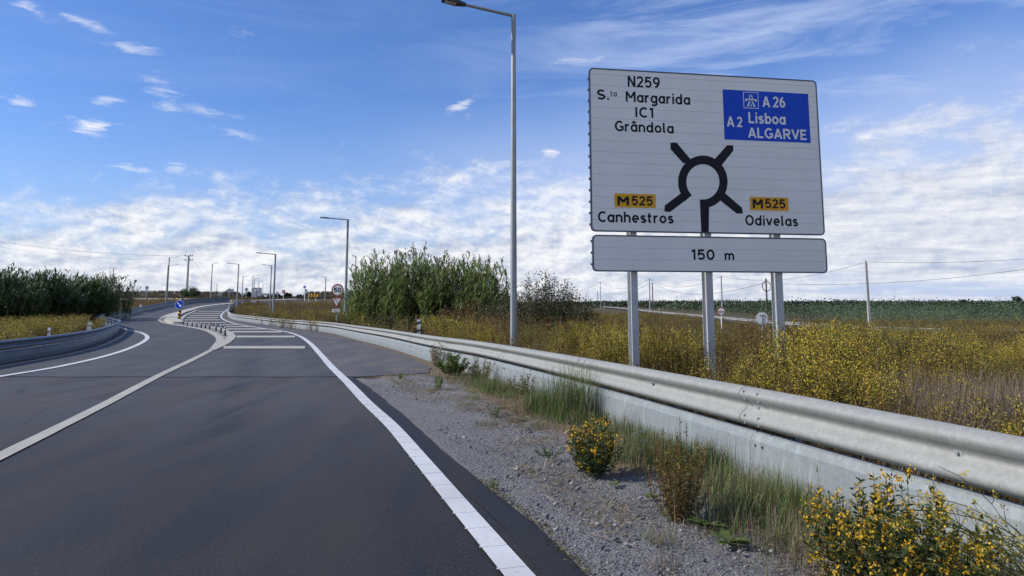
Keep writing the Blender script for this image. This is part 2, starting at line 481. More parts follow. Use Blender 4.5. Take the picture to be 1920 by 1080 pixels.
def empty(name, loc, label=None, cat=None, group=None, rz=0.0):
    o = bpy.data.objects.new(name, None)
    o.empty_display_size = 0.2
    o.location = tuple(float(v) for v in loc)
    o.rotation_euler = (0, 0, rz)
    COL.objects.link(o)
    return tag(o, label, cat, group)


class MB:
    """mesh builder; coordinates are in the thing's own frame"""
    def __init__(s):
        s.v = []; s.f = []; s.mi = []; s.m = 0; s.sm = []; s.smooth = False

    def add(s, vs, fs):
        o = len(s.v)
        s.v += [tuple(float(c) for c in q) for q in vs]
        for f in fs:
            s.f.append(tuple(i + o for i in f)); s.mi.append(s.m); s.sm.append(s.smooth)
        return s

    def box(s, c, d, M3=None, bev=0.0):
        x, y, z = d[0] / 2, d[1] / 2, d[2] / 2
        if bev > 0:
            vs = []; 
            b = min(bev, x * .9, y * .9)
            ring = [(-x + b, -y), (x - b, -y), (x, -y + b), (x, y - b), (x - b, y), (-x + b, y), (-x, y - b), (-x, -y + b)]
            for zz in (-z, z):
                vs += [(a, bb, zz) for a, bb in ring]
            fs = [tuple(range(7, -1, -1)), tuple(range(8, 16))] + [(i, (i + 1) % 8, 8 + (i + 1) % 8, 8 + i) for i in range(8)]
        else:
            vs = [(-x, -y, -z), (x, -y, -z), (x, y, -z), (-x, y, -z), (-x, -y, z), (x, -y, z), (x, y, z), (-x, y, z)]
            fs = [(3, 2, 1, 0), (4, 5, 6, 7), (0, 1, 5, 4), (1, 2, 6, 5), (2, 3, 7, 6), (3, 0, 4, 7)]
        if M3 is not None:
            vs = [tuple(M3 @ Vector(q)) for q in vs]
        return s.add([(q[0] + c[0], q[1] + c[1], q[2] + c[2]) for q in vs], fs)

    def tube(s, pts, r, n=8, cap=True):
        pts = [Vector([float(c) for c in q]) for q in pts]
        rs = r if isinstance(r, (list, tuple)) else [r] * len(pts)
        vs = []; fs = []
        up = Vector((0, 0, 1))
        for i, p in enumerate(pts):
            d = (pts[min(i + 1, len(pts) - 1)] - pts[max(i - 1, 0)])
            d = d.normalized() if d.length > 1e-9 else Vector((0, 0, 1))
            a = d.cross(up if abs(d.z) < 0.95 else Vector((1, 0, 0))).normalized()
            b = d.cross(a)
            for k in range(n):
                t = 2 * math.pi * (k + .5) / n
                vs.append(p + (a * math.cos(t) + b * math.sin(t)) * rs[i])
        for i in range(len(pts) - 1):
            for k in range(n):
                fs.append((i * n + k, (i + 1) * n + k, (i + 1) * n + (k + 1) % n, i * n + (k + 1) % n))
        if cap:
            fs.append(tuple(range(n - 1, -1, -1))); fs.append(tuple(range((len(pts) - 1) * n, len(pts) * n)))
            fs[-2] = fs[-2][::-1]; fs[-1] = fs[-1][::-1]
        return s.add(vs, fs)

    def prism(s, poly, y0, y1):
        """outline in x,z extruded along y"""
        n = len(poly)
        vs = [(p[0], y0, p[1]) for p in poly] + [(p[0], y1, p[1]) for p in poly]
        return s.add(vs, [tuple(range(n)), tuple(range(2 * n - 1, n - 1, -1))] + [(i, n + i, n + (i + 1) % n, (i + 1) % n) for i in range(n)])

    def sweep(s, path, prof, scale=None, closed=True):
        """profile (offset to the left of the path, height) along a ground path"""
        n = len(prof); vs = []; fs = []
        path = np.asarray(path, float)
        for i, p in enumerate(path):
            d = path[min(i + 1, len(path) - 1)] - path[max(i - 1, 0)]
            d = d[:2] / np.linalg.norm(d[:2])
            k = 1.0 if scale is None else scale[i]
            for (a, h) in prof:
                vs.append((p[0] - d[1] * a, p[1] + d[0] * a, p[2] + h * k))
        for i in range(len(path) - 1):
            for k in range(n if closed else n - 1):
                fs.append((i * n + k, i * n + (k + 1) % n, (i + 1) * n + (k + 1) % n, (i + 1) * n + k))
        if closed:
            fs.append(tuple(range(n - 1, -1, -1))); fs.append(tuple(range((len(path) - 1) * n, len(path) * n)))
        return s.add(vs, fs)

    def build(s, name, mats, parent=None, loc=None):
        me = bpy.data.meshes.new(name)
        me.from_pydata(s.v, [], s.f)
        for m in (mats if isinstance(mats, (list, tuple)) else [mats]):
            me.materials.append(M[m] if isinstance(m, str) else m)
        me.polygons.foreach_set('material_index', s.mi)
        me.polygons.foreach_set('use_smooth', s.sm)
        me.update()
        o = bpy.data.objects.new(name, me)
        COL.objects.link(o)
        if parent is not None: o.parent = parent
        if loc is not None: o.location = tuple(float(v) for v in loc)
        return o


def quads_object(name, V, mi, mats, parent=None, loc=None):
    """V: (n,4,3) quads"""
    n = len(V)
    me = quads_mesh(name, V, mi, mats)
    o = bpy.data.objects.new(name, me)
    COL.objects.link(o)
    if parent is not None: o.parent = parent
    if loc is not None: o.location = tuple(float(v) for v in loc)
    return o


def quads_mesh(name, V, mi, mats):
    n = len(V)
    me = bpy.data.meshes.new(name)
    me.vertices.add(n * 4); me.loops.add(n * 4); me.polygons.add(n)
    me.vertices.foreach_set('co', np.ascontiguousarray(V, dtype=np.float32).ravel())
    me.loops.foreach_set('vertex_index', np.arange(n * 4, dtype=np.int32))
    me.polygons.foreach_set('loop_start', np.arange(0, n * 4, 4, dtype=np.int32))
    for m in mats:
        me.materials.append(M[m])
    me.polygons.foreach_set('material_index', np.asarray(mi, dtype=np.int32))
    me.update(calc_edges=True)
    return me


# -- foliage pieces (arrays of quads)
def unit(a):
    return a / np.maximum(np.linalg.norm(a, axis=-1, keepdims=True), 1e-9)


def leaves(base, d, L, Wd, droop=0.0):
    """diamond leaves"""
    n = len(base)
    d = unit(d)
    side = unit(np.cross(d, R_.normal(size=(n, 3))))
    L = np.broadcast_to(L, n)[:, None]; Wd = np.broadcast_to(Wd, n)[:, None]
    mid = base + d * L * 0.5
    tip = base + d * L - np.array([0, 0, 1.0]) * droop * L
    return np.stack([base, mid + side * Wd / 2, tip, mid - side * Wd / 2], 1)


def strip(pts, w0, w1, side):
    """tapering ribbon through points (k,3)"""
    pts = np.asarray(pts, float); k = len(pts)
    ww = np.linspace(w0, w1, k)[:, None] / 2
    a = pts - side * ww; b = pts + side * ww
    return np.stack([a[:-1], b[:-1], b[1:], a[1:]], 1)


def blades(base, L, Wd, lean, seg=2, bend=0.5):
    """grass blades: arrays of bases"""
    n = len(base)
    th = R_.uniform(0, 2 * np.pi, n)
    d = np.stack([np.cos(th), np.sin(th), np.zeros(n)], 1)
    side = np.stack([-np.sin(th), np.cos(th), np.zeros(n)], 1)
    L = np.broadcast_to(L, n)[:, None]; lean = np.broadcast_to(lean, n)[:, None]
    Wd = np.broadcast_to(Wd, n)[:, None]
    out = []
    ts = np.linspace(0, 1, seg + 1)
    pp = []
    for t in ts:
        pp.append(base + np.array([0, 0, 1.0]) * L * (t * (1 - 0.35 * lean * t * bend * 2)) + d * L * lean * (t ** 1.7))
    for i in range(seg):
        wa = Wd / 2 * (1 - ts[i] * 0.9); wb = Wd / 2 * (1 - ts[i + 1] * 0.9)
        out.append(np.stack([pp[i] - side * wa, pp[i] + side * wa, pp[i + 1] + side * wb, pp[i + 1] - side * wb], 1))
    return np.concatenate(out)


def weed(h=0.9, stems=11, nl=20, nf=12, spread=0.28, leafL=0.06, flw=0.024, withered=0.2):
    """an upright bushy weed; material 0 leaf, 1 flower, 2 withered"""
    V = []; mi = []
    for s in range(stems):
        th = R_.uniform(0, 2 * np.pi); r = R_.uniform(0.15, 1) * spread
        hh_ = h * R_.uniform(0.65, 1.05)
        b = np.array([math.cos(th), math.sin(th), 0]) * r * 0.25
        t = np.array([math.cos(th) * r, math.sin(th) * r, hh_])
        mid = (b + t) / 2 + np.array([math.cos(th), math.sin(th), 0]) * r * 0.18
        pts = np.array([b, mid, t])
        q = strip(pts, 0.010, 0.004, np.array([-math.sin(th + 1), math.cos(th + 1), 0]))
        V.append(q); mi += [2] * len(q)
        n = nl
        tt = R_.uniform(0.06, 0.97, n)
        p = (1 - tt)[:, None] ** 2 * b + 2 * (tt * (1 - tt))[:, None] * mid + (tt ** 2)[:, None] * t
        d = R_.normal(size=(n, 3)); d[:, 2] = np.abs(d[:, 2]) * 0.9 + 0.25
        V.append(leaves(p, d, leafL * R_.uniform(0.6, 1.3, n), leafL * 0.24))
        mi += list(np.where(R_.random(n) < withered + 0.45 * (1 - tt), 2, 0))
        n = nf
        if n:
            tt = 1 - np.abs(R_.normal(0, 0.2, n)); tt = np.clip(tt, 0.35, 1.03)
            p = (1 - tt)[:, None] ** 2 * b + 2 * (tt * (1 - tt))[:, None] * mid + (tt ** 2)[:, None] * t
            p = p + R_.normal(0, 0.028, (n, 3)) * np.array([1, 1, .6])
            d = R_.normal(size=(n, 3)); d[:, 2] = np.abs(d[:, 2])
            V.append(leaves(p, d, flw * R_.uniform(0.7, 1.3, n), flw * 0.8)); mi += [1] * n
    return np.concatenate(V), np.array(mi)


def place(V, pos, rz, sc, sz=None):
    c, s = math.cos(rz), math.sin(rz)
    o = np.empty_like(V)
    o[..., 0] = (V[..., 0] * c - V[..., 1] * s) * sc + pos[0]
    o[..., 1] = (V[..., 0] * s + V[..., 1] * c) * sc + pos[1]
    o[..., 2] = V[..., 2] * (sz or sc) + pos[2]
    o[..., 0] += (o[..., 2] - pos[2]) * rnd.gauss(0, .13); o[..., 1] += (o[..., 2] - pos[2]) * rnd.gauss(0, .13)
    return o


# ------------------------------------------------------------------ terrain and roads
def terrain():
    ys = [-14.0]
    while ys[-1] < 9000:
        ys.append(ys[-1] + max(1.0, abs(ys[-1]) * 0.045))
    xs = [0.0]
    while xs[-1] < 9000:
        xs.append(xs[-1] + max(1.2, xs[-1] * 0.06))
    xs = np.array([-x for x in xs[:0:-1]] + xs); ys = np.array(ys)
    X, Y = np.meshgrid(xs, ys)
    Z = hh(X, Y) - 0.06
    # embankment beyond the roundabout on the left
    prof = sst((Y - 182) / 26) * (1 - 0.35 * sst((Y - 260) / 400))
    az_ = X / np.maximum(Y, 1)
    lf = 1 - sst((X + 12) / 30)
    gapm = sst((np.abs(az_ + 0.318) - 0.030) / 0.018)
    Z = Z + prof * lf * (1.55 * gapm - 1.2 * (1 - gapm)) * (1 + 0.10 * np.sin(X * 0.11) + 0.06 * np.sin(X * 0.31 + 1))
    Z = Z - (sst((Y - 700) / 2500)) * lf * 3.0 - 0.0
    bm = MB(); bm.smooth = True
    ny, nx = X.shape
    bm.add(np.stack([X, Y, Z], -1).reshape(-1, 3), [(j * nx + i, j * nx + i + 1, (j + 1) * nx + i + 1, (j + 1) * nx + i) for j in range(ny - 1) for i in range(nx - 1)])
    return tag(bm.build('ground', 'soil'), kind='structure')


terrain()


def xs_of(pts, ext0=None):
    """x as a function of y from ground points"""
    p = sorted([(q[1], q[0]) for q in pts])
    return np.array([a for a, b in p]), np.array([b for a, b in p])


def rows(name, left, right, y0, y1, step, dz, mat, cols=6, kind='structure', jit=0.0, thick=0.0):
    """sheet between two edges, cut in rows of constant y"""
    ly, lx = xs_of(left); ry, rx = xs_of(right)
    ys = np.arange(y0, y1 + step * .5, step)
    bm = MB(); n = cols + 1
    vs = []
    for y in ys:
        a = np.interp(y, ly, lx); b = np.interp(y, ry, rx)
        if jit: b = b + jit * (math.sin(y * 5.1) + math.sin(y * 13.7 + 1) * .7 + rnd.uniform(-1, 1) * .6)
        if b < a + 0.01: b = a + 0.01
        for k in range(n):
            x = a + (b - a) * k / cols
            vs.append((x, y, float(hh(x, y)) + dz))
    fs = [(j * n + i, j * n + i + 1, (j + 1) * n + i + 1, (j + 1) * n + i) for j in range(len(ys) - 1) for i in range(cols)]
    if thick:
        o = len(vs)
        m_ = len(ys)
        ring = [j * n for j in range(m_)] + [(m_ - 1) * n + i for i in range(1, n)] + [j * n + n - 1 for j in range(m_ - 2, -1, -1)] + [i for i in range(n - 2, 0, -1)]
        vs += [(vs[i][0], vs[i][1], vs[i][2] - thick) for i in ring]
        L = len(ring)
        fs += [(ring[i], ring[(i + 1) % L], o + (i + 1) % L, o + i) for i in range(L)]
    bm.add(vs, fs)
    return tag(bm.build(name, mat), kind=kind)


def ribbon(name, path, width, dz, mat, thick=0.0, jit=0.0, kind='structure', off=0.0):
    """painted line that follows a path"""
    path = np.asarray(path); vs = []
    for i, p in enumerate(path):
        d = path[min(i + 1, len(path) - 1)] - path[max(i - 1, 0)]
        d = d / np.linalg.norm(d); nrm = np.array([-d[1], d[0]])
        wd = width(p[1]) if callable(width) else width
        a = p + nrm * (wd / 2 + off + (rnd.uniform(-jit, jit) if jit else 0)); b = p - nrm * (wd / 2 - off + (rnd.uniform(-jit, jit) if jit else 0))
        z = float(hh(p[0], p[1])) + dz
        vs += [(b[0], b[1], z), (a[0], a[1], z)]
    bm = MB()
    bm.add(vs, [(2 * i, 2 * i + 2, 2 * i + 3, 2 * i + 1)[::-1] for i in range(len(path) - 1)])
    return tag(bm.build(name, mat), kind=kind)


def ext(pts, d):
    """extend the first end of a point list backwards by d metres"""
    a, b = np.array(pts[0][:2]), np.array(pts[1][:2])
    u = (a - b) / np.linalg.norm(a - b)
    return [np.array([*(a + u * d), 0.0])] + list(pts)


right_base = ext(GL([(1920, 1106), (1400, 898), (1107, 780), (900, 704), (815.5, 680.5), (732, 653), (671, 637.5), (621, 625), (560, 616.5), (518, 611.5), (471, 605), (440, 600), (428.5, 594), (428, 588)]) + [on(433, 108), on(447, 124), on(470, 138)], 9)
left_base = ext(GL([(0, 681.5), (96, 665), (168, 648), (217, 626), (222, 617), (205, 611), (187, 607), (193, 602.5), (217, 597), (253, 589)]) + [on(318, 118), on(370, 138), on(430, 148)], 22)
edge_right = ext(GL([(972, 1080), (866, 955), (789, 863), (735, 800), (690, 758), (654, 720), (622, 689), (600, 664), (580, 643), (559, 629.5), (534, 622), (501, 617), (463, 611.5), (437, 606), (421, 600), (414.5, 594), (417, 588.5)]) + [on(428, 108), on(446, 126)], 9)
edge_left = ext(GL([(0, 706.5), (100, 690), (200, 667.5), (249, 651), (273, 638), (275.6, 631), (264, 624), (244, 619.6), (222, 613.5), (213, 607), (214, 600.5), (249, 591), (293, 582.5)]) + [on(330, 122), on(352, 132)], 22)
centre = ext(GL([(0, 857), (180, 767), (306.7, 700.5), (356.7, 677), (399, 655.5)]), 11)
isl_out = GL([(398, 656.5), (406.7, 648), (412.5, 640), (410, 632.5), (400, 625.8), (385, 619.5), (360, 614.5), (333, 610.5), (311.7, 606.9), (299.5, 601.7), (304, 595.5), (320, 588.5), (349, 582)]) + [on(382, 117), on(427, 131), on(471, 143)]
isl_in = GL([(398, 657), (421.7, 643.5), (431.7, 635.5), (434, 629), (425, 622), (406, 615.2), (373, 608.5), (348, 605.0), (340, 601.3), (341.5, 597), (347, 591.5), (360, 585.5)]) + [on(382, 113), on(427, 127), on(480, 141)]
asph_right = ext(GL([(1100, 1080), (998, 979), (888, 894), (827, 844), (754, 778), (693, 728), (660, 705)]), 9)

# carriageways
YJ = 15.4
lb = [np.array([p[0] - 0.4, p[1], 0]) for p in left_base]
rb = [np.array([p[0] + 0.15, p[1], 0]) for p in right_base]
r_near = [np.array([p[0], p[1], 0]) for p in asph_right]
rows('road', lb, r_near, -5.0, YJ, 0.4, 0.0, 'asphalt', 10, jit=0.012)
r_far = [p for p in rb if p[1] > 16]
sh = ext(GL([(655, 702.5), (760, 692), (800, 683), (812, 680.6)]), .01)
edge_y = sorted(edge_right, key=lambda q: q[1])
rows('worn_road', lb, edge_y, YJ, 150, 0.5, 0.0, 'asphalt_old', 10)
yy = [15.4, 16.2, 17.2, 18.2, 19.5, 24]
xr_ = [np.interp(15.4, *xs_of(r_near)) + .05] + [np.interp(y, *xs_of(rb)) - g for y, g in zip(yy[1:], (1.1, .75, .5, .42, .35))]
sh_right = [np.array([x, y, 0]) for x, y in zip(xr_, yy)] + [np.array([p[0] - .35, p[1], 0]) for p in rb if p[1] > 26]
rows('paved_shoulder', edge_y, sh_right, YJ, 112, 0.4, 0.001, 'shoulder', 4, jit=0.03)
rows('sandy_verge', [q for q in sh_right], [np.array([p[0] + .3, p[1], 0]) for p in rb], YJ, 90, 0.5, -0.012, 'sand', 3)
# joint between the two surfacings, and the fresh black strip outside the edge line
ribbon('road_joint', [np.array([x, YJ + 0.05 * math.sin(x * 3)]) for x in np.linspace(-12, np.interp(YJ, *xs_of(r_near)), 40)], 0.10, 0.006, 'black_edge', jit=0.03)
np_ = np.array([q[:2] for q in spline(asph_right, 0.35)])
ribbon('asphalt_edge', np.array([q - np.array([0.125, 0]) for q in np_ if q[1] < YJ - .15]), 0.24, 0.005, 'black_edge', jit=0.016)

# painted lines
sr = spline(edge_right, 0.5)
ribbon('edge_line', sr, 0.165, 0.012, 'white_line', jit=0.0)
near = sr[sr[:, 1] < 15.5]
# raised ribs of the rumble line
rib = MB(); acc = 0.0
fine_path = spline([np.array([*q, 0]) for q in near], 0.12)
for i in range(1, len(fine_path)):
    acc += np.linalg.norm(fine_path[i] - fine_path[i - 1])
    if acc >= 0.36:
        acc = 0
        d = fine_path[i] - fine_path[i - 1]; a = math.atan2(d[1], d[0])
        rib.box((fine_path[i][0] - .006, fine_path[i][1], 0.0125), (0.022, 0.172, 0.003), Matrix.Rotation(a, 3, 'Z'))
tag(rib.build('edge_line_ribs', 'white_line'), kind='structure')
ribbon('left_edge_line', spline(edge_left, 0.6), 0.17, 0.012, 'white_line')
ribbon('centre_line', spline(centre, 0.5), 0.17, 0.012, 'cream_line', jit=0.004)
ribbon('island_outer_line', spline(isl_out, 0.5), lambda y: (0.20 + .1 * min(1, max(0, (y - 23.5) / 4))) if y < 45 else (0.22 if y < 70 else .3), 0.018, 'cream_line')
ribbon('island_inner_line', spline(isl_in, 0.5), lambda y: (0.20 + .14 * min(1, max(0, (y - 23.5) / 4))) if y < 45 else (0.22 if y < 70 else .3), 0.023, 'cream_line')
for k, (xa, xb, ya, yb) in enumerate([(419, 572, 649.6, 654.4), (443, 553, 630, 633.4), (434, 528, 621.3, 624), (424, 501, 616.3, 618.3), (424, 477, 612.1, 613.7), (412, 444, 608.6, 610),
                                      (352, 424, 604.4, 605.7), (347, 412, 599.3, 600.6), (350, 409, 595.2, 596.5), (355, 412, 591.2, 592.4), (362, 415, 587.3, 588.3), (372, 424, 583.6, 584.5)]):
    A = G(xa, yb); B = G(xb, yb); Y1 = G(xa, ya)[1]
    bm = MB()
    n = 6; vs = []
    for j in range(2):
        y = A[1] if j == 0 else Y1
        for i in range(n + 1):
            x = A[0] + (B[0] - A[0]) * i / n
            x = x * (y / A[1])
            vs.append((x, y, float(hh(x, y)) + 0.016))
    bm.add(vs, [(i, i + 1, n + 2 + i, n + 1 + i) for i in range(n)])
    tag(bm.build('rumble_bar', 'cream_line'), kind='structure')

# traffic island: cobbled strip and raised kerbed part
io = [q for q in isl_out if q[1] > 26]; ii = [q for q in isl_in if q[1] > 26]


def mat_cobble():
    m, t, b = new_mat('grey_cobbles')
    g = t.node('ShaderNodeNewGeometry').outputs['Position']
    v = t.node('ShaderNodeTexVoronoi', feature='DISTANCE_TO_EDGE'); v.inputs['Scale'].default_value = 2.2; t.l.new(g, v.inputs['Vector'])
    v2 = t.node('ShaderNodeTexVoronoi'); v2.inputs['Scale'].default_value = 2.2; t.l.new(g, v2.inputs['Vector'])
    c = t.mix(v2.outputs['Color'], (0.14, 0.13, 0.125), (0.34, 0.32, 0.30))
    c = t.mix(t.rng(v.outputs['Distance'], 0.02, 0.07, 1, 0), c, (0.05, 0.045, 0.04))
    t.put(b.inputs['Base Color'], c); b.inputs['Roughness'].default_value = 0.9
    bn = t.node('ShaderNodeBump'); bn.inputs['Strength'].default_value = 0.8; bn.inputs['Distance'].default_value = 0.03
    t.l.new(v.outputs['Distance'], bn.inputs['Height']); t.l.new(bn.outputs[0], b.inputs['Normal'])
    return m


M['cobble'] = mat_cobble()
# polygon fill of a planar outline (used where an edge is not single valued in y)


def fill(name, outline, dz, mat, thick=0.0, kind='structure', inset=0.0):
    import bmesh
    b = bmesh.new()
    vs = [b.verts.new((q[0], q[1], float(hh(q[0], q[1])) + dz)) for q in outline]
    f = b.faces.new(vs)
    if f.normal.z == 0: f.normal_update()
    if thick:
        r = bmesh.ops.extrude_face_region(b, geom=[f])
        for v in [v for v in r['geom'] if isinstance(v, bmesh.types.BMVert)]:
            v.co.z += thick
    bmesh.ops.recalc_face_normals(b, faces=b.faces[:])
    bmesh.ops.triangulate(b, faces=[f for f in b.faces if len(f.verts) > 4])
    me = bpy.data.meshes.new(name); b.to_mesh(me); b.free()
    me.materials.append(M[mat])
    o = bpy.data.objects.new(name, me); COL.objects.link(o)
    return tag(o, kind=kind)


so_ = spline(isl_out, 0.6); si_ = spline(isl_in, 0.6)
cob = [q for q in so_ if q[1] < 75] + [q for q in si_[:0:-1] if q[1] < 75]
cob = cob[1:]
fill('cobbled_island', cob, 0.012, 'cobble')
kl = GL([(343, 607.2), (325, 607.3), (314, 605.5), (309, 601.5), (310, 597), (318, 592), (333, 586.5), (351, 581.5)]) + [on(382, 119.5), on(427, 133), on(470, 144.5)]
kr = GL([(343, 607.2), (338, 601.5), (334.5, 597), (339, 592), (351, 586), (360, 583.3)]) + [on(382, 114.5), on(427, 129), on(480, 142)]
island = list(spline(kl, 0.8)) + list(spline(kr, 0.8)[::-1])[:-1]
fill('kerbed_island', island, -0.02, 'kerb', thick=0.17)
# roundabout kerb seen across the road end
rk = [on(px, y) for px, y in ((385, 150), (410, 151.5), (440, 150.5), (480, 152), (520, 157), (560, 165))]
bm = MB(); sp_ = spline(rk, 2.0)
bm.sweep([np.array([q[0], q[1], float(hh(q[0], q[1]))]) for q in sp_], [(-1.3, -0.05), (-1.3, .16), (1.3, .20), (1.3, -.05)][::-1])
tag(bm.build('roundabout_kerb', 'kerb'), kind='structure')
rk2 = [on(px, y) for px, y in ((175, 172), (240, 170), (310, 168), (360, 164))]
bm = MB(); bm.sweep([np.array([q[0], q[1], float(hh(q[0], q[1]))]) for q in spline(rk2, 2.0)], [(-.8, -0.05), (-.8, .25), (.8, .3), (.8, -.05)][::-1])
tag(bm.build('roundabout_kerb', 'kerb'), kind='structure')

# gravel verge (a gently uneven sheet) between the asphalt edge and the weeds behind the barrier


def verge():
    ly, lx = xs_of(r_near)
    ys = np.arange(-5, 18.6, 0.12)
    n = 34
    vs = []
    for y in ys:
        a = np.interp(y, ly, lx) - 0.25
        b = np.interp(y, RAIL_Y, RAIL_X) + 0.9
        if y > YJ - 0.1: a = max(a, np.interp(y, [q[1] for q in sh_right], [q[0] for q in sh_right]) - 0.3) if y > 15.5 else a
        for k in range(n + 1):
            x = a + (b - a) * k / n
            t = (x - a) / (b - a)
            z = -0.022 + 0.03 * sst(t * 1.4) + 0.012 * math.sin(x * 3.1 + y * 1.3) * sst(t * 4) + 0.008 * math.sin(x * 9 + y * 7.7) * sst(t * 4) + rnd.uniform(-.006, .006) * min(1, t * 5)
            vs.append((x, y, z))
    bm = MB(); bm.smooth = True
    bm.add(vs, [(j * (n + 1) + i, j * (n + 1) + i + 1, (j + 1) * (n + 1) + i + 1, (j + 1) * (n + 1) + i) for j in range(len(ys) - 1) for i in range(n)])
    m, t, b = new_mat('verge_gravel_and_soil')
    g = t.node('ShaderNodeNewGeometry').outputs['Position']
    f = t.noise(g, 70, 4, 0.75)
    v = t.node('ShaderNodeTexVoronoi'); v.inputs['Scale'].default_value = 55; t.l.new(g, v.inputs['Vector'])
    grey = t.mix(v.outputs['Color'], (0.085, 0.085, 0.09), (0.25, 0.245, 0.245))
    grey = t.mix(t.rng(f, 0.4, 0.62, 0, .6), grey, (0.15, 0.145, 0.145))
    strawy = t.mix(t.rng(f, 0.35, 0.65), (0.10, 0.07, 0.045), (0.235, 0.175, 0.115))
    patches = t.noise(g, 1.25, 6, 0.62)
    sepn = t.node('ShaderNodeSeparateXYZ'); t.l.new(g, sepn.inputs[0])
    # distance from the straight run of the barrier (the dry litter gathers there)
    dist = t.m('SUBTRACT', t.m('SUBTRACT', 3.9, t.m('MULTIPLY', sepn.outputs[1], 0.295)), sepn.outputs[0])
    nearrail = t.rng(dist, 0.1, 1.5, 0.30, -0.16)
    k = t.rng(t.m('ADD', patches, nearrail), 0.47, 0.62)
    t.put(b.inputs['Base Color'], t.mix(k, grey, strawy))
    b.inputs['Roughness'].default_value = 0.95; b.inputs['Specular IOR Level'].default_value = 0.2
    bn = t.node('ShaderNodeBump'); bn.inputs['Strength'].default_value = 1.0; bn.inputs['Distance'].default_value = 0.012
    t.l.new(t.m('ADD', v.outputs['Distance'], f), bn.inputs['Height']); t.l.new(bn.outputs[0], b.inputs['Normal'])
    M['verge'] = m
    return tag(bm.build('gravel_verge', 'verge'), kind='structure')


verge()


def scatter_stones():
    """loose stones on the verge: one mesh of many small squashed octahedra"""
    V = []; mi = []
    N = 15000
    y = 2.6 + (R_.random(N) ** 1.9) * 11.5
    a = np.interp(y, *xs_of(r_near)); b = np.interp(y, RAIL_Y, RAIL_X)
    t = R_.random(N)
    x = a + (b - a) * (0.02 + 0.93 * t)
    s = R_.uniform(0.004, 0.012, N) * np.where(R_.random(N) < 0.05, R_.uniform(1.5, 3.2, N), 1.0)
    keep = (np.sin(x * 2.3 + 1) + np.sin(y * 1.1 + x) + R_.normal(0, 1.0, N)) > -0.7
    x, y, s = x[keep], y[keep], s[keep]
    n = len(x)
    octv = np.array([(1, 0, 0), (0, 1, 0), (-1, 0, 0), (0, -1, 0), (0, 0, .7), (0, 0, -.7)], float)
    pts = octv[None] * s[:, None, None] * R_.uniform(0.6, 1.25, (n, 6, 1))
    rz = R_.uniform(0, 6.28, n); c, sn = np.cos(rz)[:, None], np.sin(rz)[:, None]
    X = pts[..., 0] * c - pts[..., 1] * sn + x[:, None]; Y = pts[..., 0] * sn + pts[..., 1] * c + y[:, None]
    Z = pts[..., 2] + s[:, None] * .35 + 0.002
    verts = np.stack([X, Y, Z], -1).reshape(-1, 3)
    fi = np.array([(0, 1, 4), (1, 2, 4), (2, 3, 4), (3, 0, 4), (1, 0, 5), (2, 1, 5), (3, 2, 5), (0, 3, 5)])
    faces = (fi[None] + (np.arange(n) * 6)[:, None, None]).reshape(-1, 3)
    me = bpy.data.meshes.new('gravel_stones')
    me.vertices.add(len(verts)); me.loops.add(len(faces) * 3); me.polygons.add(len(faces))
    me.vertices.foreach_set('co', verts.astype(np.float32).ravel())
    me.loops.foreach_set('vertex_index', faces.astype(np.int32).ravel())
    me.polygons.foreach_set('loop_start', np.arange(0, len(faces) * 3, 3, dtype=np.int32))
    for m in _stones: me.materials.append(m)
    me.polygons.foreach_set('material_index', np.repeat(R_.integers(0, 4, n), 8).astype(np.int32))
    me.update(calc_edges=True)
    o = bpy.data.objects.new('gravel_stones', me); COL.objects.link(o)
    return tag(o, kind='stuff')


scatter_stones()


# ------------------------------------------------------------------ guardrails
BEAM = [(0.00, 1.00), (0.030, 0.985), (0.072, 0.955), (0.082, 0.930), (0.078, 0.900), (0.040, 0.850), (0.004, 0.815), (0.000, 0.795), (0.004, 0.775), (0.040, 0.740), (0.078, 0.690), (0.082, 0.660), (0.072, 0.632), (0.030, 0.600), (0.00, 0.585)]


def arc_points(path, step, ph=0.0):
    s = np.concatenate([[0], np.cumsum(np.linalg.norm(np.diff(path[:, :2], axis=0), axis=1))])
    out = []
    t = step * 0.5 + ph
    while t < s[-1]:
        x = np.interp(t, s, path[:, 0]); y = np.interp(t, s, path[:, 1])
        i = min(len(path) - 2, max(0, np.searchsorted(s, t) - 1))
        d = path[i + 1, :2] - path[i, :2]; d = d / np.linalg.norm(d)
        out.append((np.array([x, y]), d))
        t += step
    return out


